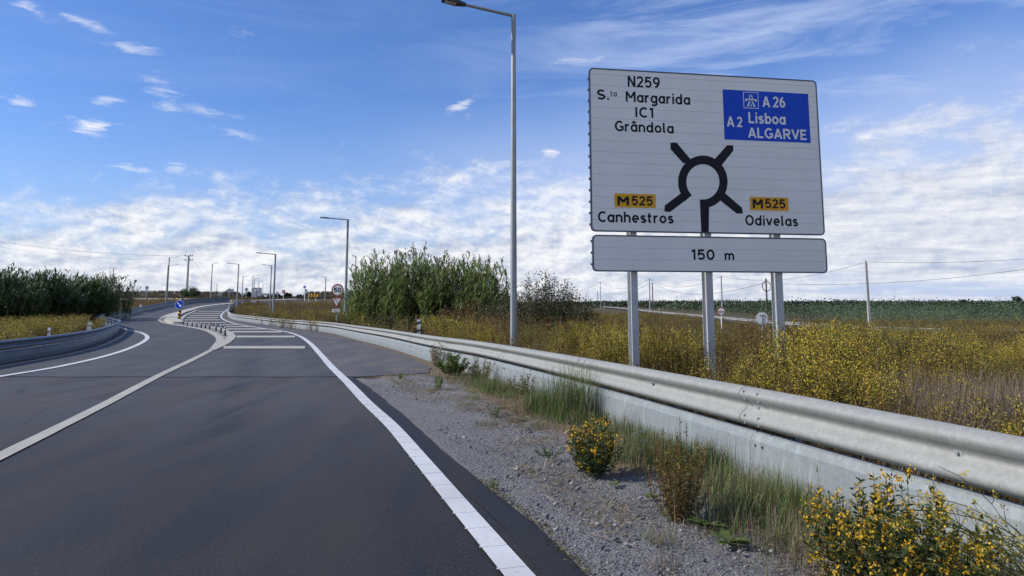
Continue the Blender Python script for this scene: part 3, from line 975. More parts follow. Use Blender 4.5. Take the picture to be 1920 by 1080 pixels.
def guardrail(base, hfun, side, label, m_beam, m_plate, plate=True, maxpost=60, bolts=True, step=.8):
    """W beam on posts with a lower plate; side = +1 when the road lies left of the path's direction"""
    path = spline(base, step)
    P3 = np.array([(q[0], q[1], float(hh(q[0], q[1]))) for q in path])
    H = np.array([hfun(q[1]) for q in path])
    o0 = P3[len(P3) // 3].copy()
    root = empty('guardrail', o0, label, 'guardrail')
    P3 = P3 - o0
    prof = [(a * side, h) for a, h in BEAM] + [(a * side - 0.005 * side, h) for a, h in BEAM[::-1]]
    if side < 0: prof = prof[::-1]
    b = MB(); b.smooth = True
    b.sweep(P3, prof, H); b.build('beam', m_beam, root)
    if plate:
        pp = [(0.015, 0.0), (0.022, 0.20), (0.010, 0.44), (-0.018, 0.515), (-0.050, 0.535), (-0.050, 0.527), (-0.024, 0.508), (0.002, 0.44), (0.014, 0.20), (0.007, 0.0)]
        pp = [(a * side, h) for a, h in pp]
        b = MB(); b.smooth = False
        b.sweep(P3, pp if side > 0 else pp[::-1], H); b.build('lower_plate', m_plate, root)
    k = 0
    Y = [q[1] for q in path]
    for (p, d) in arc_points(path, 2.0):
        if k >= maxpost: break
        if p[1] < 1.0 or p[1] > 75: continue
        k += 1
        n = np.array([-d[1], d[0]]) * side
        q = p - n * 0.13
        hz = hfun(p[1])
        z = float(hh(q[0], q[1]))
        a = math.atan2(d[1], d[0])
        R3 = Matrix.Rotation(a, 3, 'Z')
        b = MB()
        c = np.array([q[0], q[1], z]) - o0
        b.box((c[0], c[1], c[2] + hz * .46), (0.055, 0.006, hz * .94), R3)
        off = R3 @ Vector((0, 0.05, 0)); 
        for sgn in (-1, 1):
            e = R3 @ Vector((0.0245 * sgn, 0.0, 0))
            f = R3 @ Vector((0.0245 * sgn, 0.03, 0))
            b.box((c[0] + f[0], c[1] + f[1], c[2] + hz * .46), (0.006, 0.054, hz * .94), R3)
        sp = R3 @ Vector((0, 0.075 * side, 0))
        b.box((c[0] + sp[0], c[1] + sp[1], c[2] + hz * .80), (0.09, 0.10, hz * 0.2), R3, 0.012)
        b.build('post', m_plate, root)
    if bolts:
        kk = 0
        for (p, d) in arc_points(path, 4.0, 1.35):
            if p[1] < 2 or p[1] > 22 or kk > 12: continue
            kk += 1
            n = np.array([-d[1], d[0]]) * side
            hz = hfun(p[1])
            b = MB()
            z0 = float(hh(*p))
            def disc(al, hgt, offn, r=0.013):
                c0 = p + d * al + n * offn
                ax = Vector((n[0], n[1], 0))
                c0 = Vector((c0[0], c0[1], z0 + hgt * hz)) - Vector(o0)
                b = MB(); b.tube([c0, c0 + ax * 0.010], [r, r * 0.75], 8); b.build('bolt', 'galv_plate', root)
            for al in (-.1, .1):
                disc(al, 0.955, .074); disc(al, 0.87, .058); disc(al, 0.70, .072); disc(al, 0.625, .066)
            disc(0.0, 0.795, 0.0, 0.020)
            c0 = p + d * 2.0 + n * 0.0
            c0 = Vector((c0[0], c0[1], z0 + hz * .795)) - Vector(o0)
            b = MB(); b.tube([c0, c0 + Vector((n[0], n[1], 0)) * .004], [.028, .028], 12); b.build('washer', m_beam, root)
            b = MB(); b.tube([c0, c0 + Vector((n[0], n[1], 0)) * .018], [.014, .011], 8); b.build('bolt', m_plate, root)
            for al in (-.05, .05):
                for hq in (.16, .40):
                    c1_ = p + d * al + n * .018
                    c1_ = Vector((c1_[0], c1_[1], z0 + hz * hq)) - Vector(o0)
                    b = MB(); b.tube([c1_, c1_ + Vector((n[0], n[1], 0)) * .012], [.013, .010], 8); b.build('bolt', m_plate, root)
            b = MB(); q = [np.array([*(p + d * t), z0]) - o0 for t in (.12, .127)]
            b.sweep(q, [(a_ + .003, h_) for a_, h_ in ((0.015, 0.0), (0.022, 0.20), (0.010, 0.44), (-0.018, 0.515))] + [(a_ - .001, h_) for a_, h_ in ((-0.018, 0.515), (0.010, 0.44), (0.022, 0.20), (0.015, 0.0))], [hz, hz])
            b.build('plate_joint', m_plate, root)
            # dark seam where two lengths overlap
            b = MB()
            u = p + d * 0.16
            seamprof = [(a * side + .003 * side, h) for a, h in BEAM]
            q = [np.array([*(p + d * t), z0]) - o0 for t in (.16, .166)]
            b.sweep(q, [(a * side + .004 * side, h) for a, h in BEAM] + [(a * side + 0.001 * side, h) for a, h in BEAM[::-1]], [hz, hz])
            b.build('splice_edge', m_plate, root)
    return root


hr = lambda y: float(np.interp(y, [4, 6.3, 9.8, 18.4, 24, 35, 45, 70, 110], [.79, .785, .75, .66, .60, .53, .47, .50, .7]))
guardrail(right_base, hr, 1, 'pale galvanised guardrail with lower plate along the gravel verge right of the road', 'galv', 'galv_plate')
guardrail(left_base, lambda y: float(np.interp(y, [15, 25, 45, 60, 120], [.57, .54, .52, .58, .8])), -1, 'shade tinted blue grey guardrail with lower plate curving along the left edge of the road', 'galv_shaded', 'galv_shaded', bolts=False)
slip_pts = [np.array([60, 38, 0]), np.array([45, 50, 0])] + GL([(1700, 634), (1500, 620.5), (1340, 603), (1230, 590)]) + [np.array([36.5, 240, 0]), np.array([41, 340, 0])]
slip = spline(slip_pts, 3.0)
b_ = MB(); vs = []
for i, p in enumerate(slip):
    d = slip[min(i + 1, len(slip) - 1)] - slip[max(i - 1, 0)]; d /= np.linalg.norm(d); n_ = np.array([d[1], -d[0]])
    for k in range(4):
        q = p + n_ * (0.8 + k * 2.1); vs.append((q[0], q[1], float(hh(*q)) + 0.10))
b_.add(vs, [(i * 4 + k, i * 4 + k + 1, i * 4 + k + 5, i * 4 + k + 4) for i in range(len(slip) - 1) for k in range(3)])
tag(b_.build('slip_road', 'asphalt_old'), kind='structure')
slip_z = [np.array([q[0], q[1], 0]) for q in slip_pts]
sr_root = guardrail(slip_z, lambda y: .78, 1, 'distant pale guardrail along the slip road beyond the weed field', 'slip_rail', 'slip_rail', plate=False, maxpost=25, bolts=False, step=3.0)

# ------------------------------------------------------------------ stroke lettering for the signs
def A_(cx, cy, rx, ry, a0, a1, n=14):
    return [(cx + rx * math.cos(rad(a0 + (a1 - a0) * i / n)), cy + ry * math.sin(rad(a0 + (a1 - a0) * i / n))) for i in range(n + 1)]


SWD = 0.172
GLY = {
 'N': (0.66, [[(.08, 0), (.08, 1)], [(.58, 0), (.58, 1)], [(.11, .93), (.55, .07)]]),
 'M': (0.84, [[(.08, 0), (.08, 1)], [(.76, 0), (.76, 1)], [(.11, .93), (.42, .38)], [(.42, .38), (.73, .93)]]),
 'A': (0.72, [[(.07, 0), (.36, .97)], [(.65, 0), (.36, .97)], [(.17, .28), (.55, .28)]]),
 'V': (0.68, [[(.05, 1), (.34, .04)], [(.63, 1), (.34, .04)]]),
 'L': (0.54, [[(.08, 1), (.08, .08), (.52, .08)]]),
 'E': (0.58, [[(.54, .92), (.08, .92), (.08, .08), (.55, .08)], [(.12, .51), (.48, .51)]]),
 'I': (0.16, [[(.08, 0), (.08, 1)]]),
 'C': (0.68, [A_(.40, .5, .32, .425, 50, 310, 22)]),
 'G': (0.74, [A_(.40, .5, .32, .425, 48, 318, 22) + [(.66, .25)], [(.44, .44), (.665, .44), (.665, .10)]]),
 'R': (0.66, [[(.08, 0), (.08, .92), (.34, .92)] + A_(.34, .69, .23, .23, 90, -90, 12) + [(.12, .46)], [(.32, .44), (.60, 0)]]),
 'S': (0.62, [A_(.31, .70, .22, .215, 30, 270, 14) + A_(.31, .275, .235, .195, 90, -150, 14)]),
 'O': (0.78, [A_(.39, .5, .31, .425, 0, 360, 30)]),
 '0': (0.64, [A_(.32, .5, .24, .425, 0, 360, 26)]),
 '1': (0.36, [[(.24, 0), (.24, 1)], [(.03, .80), (.22, .93)]]),
 '2': (0.60, [A_(.29, .69, .215, .235, 165, -25, 12) + [(.09, .08), (.56, .08)]]),
 '5': (0.60, [[(.53, .92), (.14, .92), (.10, .52)] + A_(.29, .345, .225, .265, 125, -150, 14)]),
 '6': (0.62, [A_(.31, .33, .225, .25, 0, 360, 20), [(.10, .36)] + A_(.46, .40, .36, .52, 180, 95, 8)]),
 '9': (0.62, [A_(.31, .67, .225, .25, 0, 360, 20), [(.52, .64)] + A_(.16, .60, .36, .52, 0, -85, 8)]),
 '4': (0.66, [[(.46, 0), (.46, .95), (.08, .28), (.62, .28)]]),
 '.': (0.17, [[(.085, 0), (.085, .17)]]),
 ' ': (0.28, []),
 'a': (0.58, [A_(.29, .36, .215, .285, 0, 360, 20), [(.505, .0), (.505, .72)]]),
 'b': (0.60, [A_(.32, .36, .215, .285, 0, 360, 20), [(.09, .0), (.09, 1.0)]]),
 'd': (0.60, [A_(.28, .36, .215, .285, 0, 360, 20), [(.505, .0), (.505, 1.0)]]),
 'e': (0.60, [[(.10, .36), (.50, .36)] + A_(.30, .36, .215, .285, 0, 310, 18)]),
 'g': (0.58, [A_(.29, .36, .215, .285, 0, 360, 20), [(.505, .72), (.505, -.05)] + A_(.29, -.05, .215, .17, 0, -150, 8)]),
 'h': (0.57, [[(.08, 0), (.08, 1)], [(.08, .38)] + A_(.285, .43, .205, .22, 160, 0, 10) + [(.49, 0)]]),
 'i': (0.20, [[(.10, 0), (.10, .72)], [(.10, .84), (.10, 1.0)]]),
 'l': (0.27, [[(.10, 1.0), (.10, .18)] + A_(.20, .18, .10, .10, 180, 270, 6)]),
 'm': (0.86, [[(.08, 0), (.08, .72)], [(.08, .42)] + A_(.245, .46, .165, .19, 160, 0, 8) + [(.41, 0)], [(.41, .42)] + A_(.59, .46, .17, .19, 160, 0, 8) + [(.76, 0)]]),
 'n': (0.57, [[(.08, 0), (.08, .72)], [(.08, .38)] + A_(.285, .43, .205, .22, 160, 0, 10) + [(.49, 0)]]),
 'o': (0.60, [A_(.30, .36, .22, .285, 0, 360, 22)]),
 'r': (0.40, [[(.08, 0), (.08, .72)], [(.08, .34)] + A_(.30, .38, .22, .26, 165, 75, 8)]),
 's': (0.50, [A_(.25, .505, .155, .14, 25, 270, 10) + A_(.25, .215, .17, .15, 90, -155, 10)]),
 't': (0.40, [[(.14, .92), (.14, .20)] + A_(.26, .20, .12, .12, 180, 280, 6), [(.01, .64), (.34, .64)]]),
 'v': (0.56, [[(.05, .72), (.28, .05)], [(.51, .72), (.28, .05)]]),
}
GLY['^a'] = (0.58, GLY['a'][1] + [[(.14, .82), (.29, .98), (.44, .82)]])


def stroke(bm, pts, wd, y, thick=0.0008):
    """flat stroke with mitred joints in the x,z plane, slightly raised towards -y"""
    p = [np.array(q, float) for q in pts]
    closed = np.linalg.norm(p[0] - p[-1]) < 1e-6
    if closed: p = p[:-1]
    n = len(p)
    L = []; Rr = []
    for i in range(n):
        a = p[(i - 1) % n] if (closed or i > 0) else None
        c = p[(i + 1) % n] if (closed or i < n - 1) else None
        d1 = (p[i] - a) / max(1e-9, np.linalg.norm(p[i] - a)) if a is not None else None
        d2 = (c - p[i]) / max(1e-9, np.linalg.norm(c - p[i])) if c is not None else None
        if d1 is None: d1 = d2
        if d2 is None: d2 = d1
        n1_ = np.array([-d1[1], d1[0]]); n2_ = np.array([-d2[1], d2[0]])
        mm = n1_ + n2_; mm = mm / max(1e-9, np.linalg.norm(mm))
        k = 1.0 / max(0.45, float(mm @ n1_))
        L.append(p[i] + mm * wd / 2 * k); Rr.append(p[i] - mm * wd / 2 * k)
    vs = [(q[0], y, q[1]) for q in L] + [(q[0], y, q[1]) for q in Rr]
    m_ = n if closed else n - 1
    bm.add(vs, [(i, (i + 1) % n, n + (i + 1) % n, n + i)[::-1] for i in range(m_)])


def lettering(text, x0, x1, z0, cap, y, mat, parent, weight=1.0, track=0.10):
    chars = []
    k = 0
    while k < len(text):
        if text[k] == 'â': chars.append('^a')
        else: chars.append(text[k])
        k += 1
    wtot = sum(GLY[c][0] for c in chars) + track * (len(chars) - 1)
    sx = (x1 - x0) / wtot
    bm = MB(); x = 0.0; lay = 0
    for c in chars:
        wdt, st = GLY[c]
        for s in st:
            lay += 1
            stroke(bm, [(x0 + (x + q[0]) * sx, z0 + q[1] * cap) for q in s], SWD * weight * (sx + cap) / 2, y - 0.0003 * (lay % 4))
        x += wdt + track
    return bm.build('lettering', mat, parent)


# ------------------------------------------------------------------ the big direction sign
def rrect(x0, z0, x1, z1, r, n=5):
    out = []
    for cx, cz, a in ((x1 - r, z0 + r, -90), (x1 - r, z1 - r, 0), (x0 + r, z1 - r, 90), (x0 + r, z0 + r, 180)):
        for i in range(n + 1):
            t = rad(a + 90 * i / n); out.append((cx + r * math.cos(t), cz + r * math.sin(t)))
    return out


SIGN_O = P(1109, 433, 11.2)
SIGN_A = rad(10.3)
su = np.array([math.cos(SIGN_A), math.sin(SIGN_A), 0.0]); sn = np.array([math.sin(SIGN_A), -math.cos(SIGN_A), 0.0])


def S(px, py):
    """picture point -> (u along the sign, z above the ground) on the sign's plane"""
    r = ray(px, py); c = np.array([0, 0, CAM_H])
    t = ((SIGN_O - c) @ sn) / (r @ sn)
    q = c + r * t
    return (float((q - SIGN_O) @ su), float(q[2]))


def big_sign():
    root = empty('direction_sign', (SIGN_O[0], SIGN_O[1], 0), 'large white roundabout direction sign with a 150 m distance plate on three grey steel posts', 'road sign', rz=SIGN_A)

    def panel(name, u0, z0, u1, z1):
        b = MB(); b.prism(rrect(u0, z0, u1, z1, 0.065), -0.012, 0.02)
        p = b.build(name, 'signwhite', root)
        # dark rim, seams between the stacked planks, clamps on the left edge
        b = MB(); o = rrect(u0 - .008, z0 - .008, u1 + .008, z1 + .008, 0.072); i_ = rrect(u0 + .012, z0 + .012, u1 - .012, z1 - .012, 0.055)
        n = len(o)
        vs = [(q[0], -.0165, q[1]) for q in o] + [(q[0], -.0165, q[1]) for q in i_] + [(q[0], .024, q[1]) for q in o] + [(q[0], -.0125, q[1]) for q in i_]
        b.add(vs, [(k, (k + 1) % n, n + (k + 1) % n, n + k) for k in range(n)] + [((k + 1) % n, k, 2 * n + k, 2 * n + (k + 1) % n) for k in range(n)] + [(n + k, n + (k + 1) % n, 3 * n + (k + 1) % n, 3 * n + k) for k in range(n)])
        b.build('rim', 'alu_edge', p)
        b = MB()
        z = z0 + 0.1745
        while z < z1 - 0.05:
            b.box(((u0 + u1) / 2, -.0122, z), (u1 - u0 - .03, 0.0012, 0.0035)); z += 0.1745
        b.build('plank_seam', 'signgrey', p)
        b = MB()
        z = z0 + 0.10
        while z < z1 - 0.03:
            b.box((u0 - .012, .03, z), (0.022, 0.03, 0.035), None, .005); z += 0.1745
        b.build('edge_clip', 'alu_edge', p)
        return p
    u0, z0 = S(1109, 433); u1, z1 = S(1531, 154)
    u1 = S(1537, 296)[0]
    zt = S(1320, 140.5)[1]
    pan = panel('panel', u0, z0, u1, zt)
    ua, za = S(1112, 508); zb = S(1110.5, 441)[1]; ub = S(1548.5, 480)[0]
    dist = panel('distance_panel', ua, za, ub, zb)

    def txt(t, xa, xb, ybase, cap_px, par, mat='signblack', y=-.0135, wgt=1.0, track=.10, yref=None):
        xm = (xa + xb) / 2
        a, zb_ = S(xa, ybase); b_, _ = S(xb, ybase); zc = S(xm, ybase)[1]; zt_ = S(xm, ybase - cap_px)[1]
        return lettering(t, a, b_, zc, zt_ - zc, y, mat, par, wgt, track)
    txt('N259', 1176.6, 1237, 164.6, 20.5, pan)
    txt('S.', 1118.7, 1142, 187, 18.5, pan)
    txt('ta', 1144, 1156.2, 180.8, 10, pan, wgt=.8)
    txt('Margarida', 1173, 1293.5, 194.2, 19.6, pan)
    txt('IC1', 1191, 1225.5, 220.8, 19, pan, track=.14)
    txt('Grândola', 1152.5, 1262.6, 248.3, 19.3, pan)
    txt('Canhestros', 1120.7, 1262.6, 417.8, 20, pan)
    txt('Odivelas', 1397, 1495.7, 423.5, 19.2, pan)
    txt('150', 1296, 1339.6, 487.2, 19.2, dist)
    txt('m', 1358, 1376.7, 487.6, 17.5, dist)
    # blue motorway panel
    q = [S(1356, 214)[0], S(1436, 265)[1], S(1516.5, 220)[0], S(1436, 172.3)[1]]
    b = MB(); b.prism(rrect(q[0], q[1], q[2], q[3], .004, 1), -.0155, -.0127); bl = b.build('motorway_panel', 'signblue', root)
    yb = -.0165
    for t, xa, xb, yy_, cp in (('A', 1429, 1443, 201, 20), ('26', 1449, 1471.5, 202, 20), ('A', 1362.4, 1376, 238, 19.5), ('2', 1381.5, 1391.3, 238.8, 19.5), ('Lisboa', 1403, 1472, 232.6, 20), ('ALGARVE', 1402, 1512, 260.6, 19)):
        txt(t, xa, xb, yy_, cp, bl, 'signwhite', yb)
    # motorway symbol in a square
    xa, z_a = S(1394, 202.5); xb, z_b = S(1420, 174.5)
    b = MB(); e = .009
    for c, d in (((xa + xb) / 2, z_a), ((xa + xb) / 2, z_b)):
        b.box((c, yb + .0005, d), (xb - xa + e, .001, e))
    for c in (xa, xb):
        b.box((c, yb + .0005, (z_a + z_b) / 2), (e, .001, z_b - z_a - e))
    wx, hz = xb - xa, z_b - z_a
    pt = lambda u, v: (xa + wx * u, z_a + hz * v)
    for poly in ([(.20, .10), (.34, .10), (.43, .42), (.36, .42)], [(.66, .10), (.80, .10), (.64, .42), (.57, .42)], [(.47, .08), (.53, .08), (.52, .26), (.48, .26)], [(.485, .32), (.515, .32), (.512, .42), (.488, .42)],
                 [(.14, .50), (.86, .50), (.92, .58), (.08, .58)], [(.10, .42), (.20, .42), (.20, .50), (.10, .50)], [(.80, .42), (.90, .42), (.90, .50), (.80, .50)],
                 [(.36, .62), (.44, .62), (.46, .86), (.42, .86)], [(.56, .62), (.64, .62), (.58, .86), (.54, .86)]):
        b.prism([pt(*p_) for p_ in poly], yb, yb + .001)
    b.build('motorway_symbol', 'signwhite', bl)
    # orange route plates
    for (xa, xb, ya, yb2, t1, t2) in ((1152, 1229, 389.5, 363.8, (1157.4, 1178.5), (1184, 1223.4)), (1406, 1478, 395, 370.2, (1411, 1429.6), (1434, 1472))):
        xm = (xa + xb) / 2
        a = S(xa, ya)[0]; c = S(xb, ya)[0]; d = S(xm, ya)[1]; e_ = S(xm, yb2)[1]
        b = MB(); b.prism(rrect(a, d, c, e_, .006, 1), -.0155, -.0127); rp = b.build('route_plate', 'signorange', root)
        txt('M', t1[0], t1[1], ya - 4.2, 17, rp, 'signblack', -.0165, 1.3)
        txt('525', t2[0], t2[1], ya - 4.2, 17, rp, 'signblack', -.0165, 1.05)
    # roundabout diagram, traced at its place on the panel
    c2 = lambda x, y: S(1080 + x * .4075, 100 + y * .4075)
    b = MB()
    cx, cy = 582, 592
    a0, a1 = 124, 360 + 96          # gap at lower left, picture angles (y down)
    n = 48; vs = []
    for i in range(n + 1):
        t = rad(a0 + 10 + (a1 - a0 - 10) * i / n)
        for (rx, ry) in ((76, 81), (114, 121)):
            q = c2(cx + rx * math.cos(t), cy + ry * math.sin(t)); vs.append((q[0], -.0137, q[1]))
    b.add(vs, [(2 * i, 2 * i + 2, 2 * i + 3, 2 * i + 1) for i in range(n)])
    for poly in ([(433, 412), (461, 411), (525, 487), (508, 505), (492, 507), (433, 441)], [(722, 424), (722, 449), (668, 516), (650, 506), (634, 490), (694, 423)],
                 [(405, 728), (407, 700), (481, 645), (484, 628), (512, 632), (531, 655), (431, 731)], [(640, 660), (652, 644), (668, 630), (762, 711), (766, 737), (738, 738)], [(568, 675), (611, 672), (611, 700), (609, 824), (575, 826)]):
        qs = [c2(*p_) for p_ in poly]
        b.add([(q_[0], -.0141, q_[1]) for q_ in qs], [tuple(range(len(qs)))])
    b.build('roundabout_diagram', 'signblack', pan)
    # I-beam posts
    for (px, zt_) in ((1188.5, 1), (1330, 1), (1461.5, 1)):
        u = S(px + 3, 512)[0]
        b = MB()
        h = zt - 0.15
        b.box((u, .055 + .004, h / 2), (.105, .009, h)); b.box((u, .055 + .171, h / 2), (.105, .009, h)); b.box((u, .055 + .0875, h / 2), (.007, .158, h))
        b.build('post', 'sign_post_steel', root)
    b = MB()
    for z in (z0 + .25, z0 + 1.1, zt - .35, (za + zb) / 2):
        b.box(((u0 + u1) / 2, .038, z), (u1 - u0 - .2, .022, .045))
    b.build('rail_bracket', 'signgrey', root)
    return root


big_sign()


# ------------------------------------------------------------------ street lamps
def lamp(px, Y, ytop, arm_px, label, r0=0.085, armup=0.10, toward=0.0, zbase=None, group=None, cap=True):
    """px: column of the pole, Y: distance, ytop: picture row of the elbow, arm_px: signed reach of the arm in the picture"""
    g = on(px, Y)
    if zbase is not None: g[2] = zbase
    top = P(px, ytop, Y)
    H = float(top[2] - g[2])
    A = arm_px / F_PX * Y
    root = empty('street_lamp', g, label, 'street lamp', group)
    b = MB(); b.smooth = False
    b.tube([(0, 0, -.3), (0, 0, .02), (0, 0, H - .02)], [r0, r0, r0 * .62], 8); b.build('pole', 'pole', root)
    b = MB()
    b.box((0, 0, .02), (.34, .34, .03), None, .03); b.build('base_plate', 'pole', root)
    if abs(A) > 0.05:
        s = 1 if A > 0 else -1
        L = abs(A)
        d = Vector((s * L, -toward, armup * L)); 
        b = MB()
        b.tube([(0, 0, H - .55), (0, 0, H + .03)], r0 * .72, 8)
        b.tube([(s * -.03, 0, H), tuple(Vector((0, 0, H)) + d * 0.72)], [.042, .034], 8)
        b.build('arm', 'pole', root)
        e = Vector((0, 0, H)) + d * 0.68; f = Vector((0, 0, H)) + d
        u = (f - e).normalized(); sd = u.cross(Vector((0, 0, 1))).normalized(); up = sd.cross(u)
        R3 = Matrix((u, sd, up)).transposed()
        b = MB()
        Lh = (f - e).length
        wdt = .15
        pts = [(-.02, .05, .035), (Lh * .4, wdt, .05), (Lh, wdt * .75, .02)]
        vs = []
        for (x, y_, h) in pts:
            for (yy_, zz) in ((-y_, -.03), (y_, -.03), (y_ * .8, h), (-y_ * .8, h)):
                vs.append(tuple(e + R3 @ Vector((x, yy_, zz))))
        fs = [(0, 1, 2, 3), (11, 10, 9, 8)]
        for k in range(2):
            for j in range(4): fs.append((k * 4 + j, k * 4 + 4 + j, k * 4 + 4 + (j + 1) % 4, k * 4 + (j + 1) % 4))
        b.add(vs, fs); hd = b.build('lamp_head', 'dark_metal', root)
        b = MB(); c = e + R3 @ Vector((Lh * .62, 0, -.034)); b.box(tuple(c), (Lh * .5, wdt, .012), R3); b.build('lens', 'lens', hd)
    return root


lamp(963, 17.2, 30, -138, 'tall grey street lamp just left of the big direction sign, nearest of all lamps', 0.088, 0.16, .35)
lamp(646.5, 49, 412, -50, 'grey street lamp standing just right of the 50 speed limit sign', 0.105, .06, .4)
lamp(511.5, 68, 477, -34, 'street lamp behind the bend of the right guardrail, nearer of a close pair', 0.10, .08, .4)
lamp(505.5, 100, 498, -18, 'slimmer farther street lamp of the close pair behind the right guardrail bend', 0.10, .1)
lamp(443.5, 104, 495.5, -23, 'street lamp standing at the tip of the right guardrail where it turns away', 0.11, .1)
lamp(394.5, 146, 495, 10, 'street lamp right of the round dark bush, its short arm pointing right', 0.12, .25)
lamp(453.5, 166, 518.5, 11, 'street lamp just left of the grey multi lane sign, standing clear of it', 0.11, .1)
lamp(472.5, 176, 517.5, 13.5, 'taller street lamp rising behind the left edge of the grey multi lane sign', 0.11, .15)
lamp(475.5, 196, 522.5, 10, 'second street lamp from the left behind the grey multi lane sign', 0.11, .12)
lamp(484, 225, 528, 8, 'thin street lamp behind the middle of the grey multi lane sign', 0.11, .08)
lamp(492, 250, 533.5, 8, 'smallest street lamp, right of the grey multi lane sign', 0.11, .2)
lamp(609.5, 150, 519.5, -9.5, 'street lamp standing between the chevron board and the 50 sign', 0.13, .12)
lamp(312.5, 150, 483, 17, 'taller of two overlapping street lamps left of the bush with the utility pole', 0.15, .1)
lamp(311.2, 138, 498, 20, 'shorter of two overlapping street lamps left of the bush with the utility pole', 0.17, .1)
lamp(208.5, 145, 504, 5.5, 'lone street lamp rising behind the right end of the left reed hedge', 0.12, .2)
lamp(664.5, 95, 481, -2.2, 'bare looking street lamp left of the tall reeds, seen nearly end on', 0.095, .1, 1.4)
lamp(773.5, 90, 466, -1.5, 'street lamp poking straight up behind the tall green reeds', 0.09, .1, 1.4)
lamp(877, 110, 494, -11, 'street lamp showing only its arm above the right part of the reeds', 0.10, .1)
lamp(917.5, 110, 498, -13, 'street lamp at the right end of the tall reeds, its arm pointing left', 0.10, .1)
lamp(950, 120, 516.5, -9.5, 'small street lamp just left of the tall lamp pole, behind the dark bush', 0.10, .1)


# ------------------------------------------------------------------ utility poles and wires
def upole(px, Y, ytop, label, mat='concrete', r=0.13, name='utility_pole', ins=True, group=None, arms=False):
    g = on(px, Y); top = P(px, ytop, Y); H = float(top[2] - g[2])
    root = empty(name, g, label, 'utility pole', group)
    b = MB()
    b.tube([(0, 0, -.5), (0, 0, H)], [r, r * .72], 8 if mat == 'wood' else 4); b.build('shaft', mat, root)
    if ins:
        b = MB(); b.tube([(0, 0, H), (0, 0, H + .05), (0, 0, H + .12), (0, 0, H + .16)], [.02, .05, .05, .02], 8)
        b.box((.1, 0, H - .25), (.24, .05, .05)); b.build('insulator', 'dark_metal', root)
    if arms:
        b = MB()
        for z in (0.15, 1.35):
            b.box((0, 0, H - z), (2.3 if z < 1 else 2.0, .12, .12))
        b.build('crossarm', 'concrete', root)
        for z in (0.15, 1.35):
            for x in (-1.05, 1.05, .5):
                b = MB(); b.tube([(x, 0, H - z + .06), (x, 0, H - z + .16), (x, 0, H - z + .3), (x, 0, H - z + .42)], [.05, .14, .14, .04], 8); b.build('insulator', 'dark_metal', root)
    return root, np.array([g[0], g[1], float(top[2])])


def wire(a, c, sag, label, r=0.014, name='overhead_wire', sag_dir=None):
    a = np.array(a); c = np.array(c)
    n = 22
    pts = [a + (c - a) * t - np.array([0, 0, 4 * sag * t * (1 - t)]) for t in np.linspace(0, 1, n + 1)]
    o = (a + c) / 2; o[2] -= sag
    b = MB(); b.tube([p - o for p in pts], r, 5)
    ob = b.build(name, 'wire', None, o)
    return tag(ob, label, 'wire', 'overhead wires')


_, u1 = upole(1126.5, 320, 528.7, 'concrete utility pole farthest away, right of the dark bush', r=.2)
_, u2 = upole(1219, 190, 523, 'concrete utility pole between the left and middle sign posts', r=.2)
_, u3 = upole(1355, 122, 518, 'concrete utility pole right of the middle sign post, behind the round no overtaking sign', r=.15)
_, u4 = upole(1631, 84, 491, 'tall pale concrete utility pole standing alone right of the direction sign', r=.2)
_, u5 = upole(2150, 70, 462, 'concrete utility pole beyond the right edge of the picture', r=.2)
_, d1 = upole(1121, 330, 545, 'thin dark wooden pole left of the farthest concrete pole', 'wood', .16, ins=False)
_, d2 = upole(1224.5, 195, 530, 'thin dark wooden pole close beside a concrete pole between the sign posts', 'wood', .16, ins=False)
coil_root, d3 = upole(1440, 88, 521.5, 'dark wooden pole with a ring of coiled cable left of the right sign post', 'wood', .11, ins=False)
b = MB(); H_ = d3[2] - coil_root.location.z
for k in range(3):
    R1 = .52 - .02 * k
    b.tube([(R1 * math.cos(t), -.14 - .02 * k, H_ - .95 + R1 * 1.15 * math.sin(t)) for t in np.linspace(0, 2 * math.pi, 21)], .028, 6)
b.build('cable_coil', 'wire', coil_root)
g0 = P(1085, 546, 560)
wire(g0, u1, .8, 'wire running left from the farthest concrete pole', .05)
wire(u1, u2, 2.6, 'upper wire sagging between the two farthest concrete poles', .035)
wire(u2, u3, 1.9, 'upper wire sagging across the middle sign post', .028)
wire(u3, u4, 1.25, 'wire rising to the lone tall concrete pole from the left', .02)
wire(u4, u5 - np.array([0, 0, 0.15]), .55, 'upper wire leaving the lone concrete pole to the right', .018)
wire(d1, d2, 2.1, 'lower wire between the two farthest dark wooden poles', .035)
wire(d2, d3 - np.array([0, 0, .5]), 2.1, 'lower wire sagging to the pole with the cable coil', .026)
wire(d3 - np.array([0, 0, .6]), u5 - np.array([0, 0, .3]), 1.2, 'lower wire passing behind the lone concrete pole to the right', .018)
rootD, dt = upole(349.5, 210, 479, 'tall lattice grey utility pole with crossarms and insulators above the round bush', 'concrete', .33, arms=True, ins=False)
far = P(-340, 392, 120)
for k, (dx, dz) in enumerate(((-1.0, 0), (.6, 0), (1.0, -1.2))):
    wire(dt + np.array([dx, 0, dz]), far + np.array([dx, 0, dz * 1.0]), 2.2, ['upper left wire from the tall crossarm pole across the clouds', 'middle wire from the tall crossarm pole across the clouds', 'lower wire from the tall crossarm pole across the clouds'][k], .015)
    wire(dt + np.array([dx, 0, dz]), P(407, 533, 560) + np.array([dx, 0, dz]), 2.5, ['upper wire from the tall crossarm pole down to the far right pole', 'middle wire from the tall crossarm pole down to the far right pole', 'lower wire from the tall crossarm pole down to the far right pole'][k], .022)
upole(405.5, 540, 531.5, 'tiny far utility pole between two street lamps on the brown mound', 'concrete', .3)


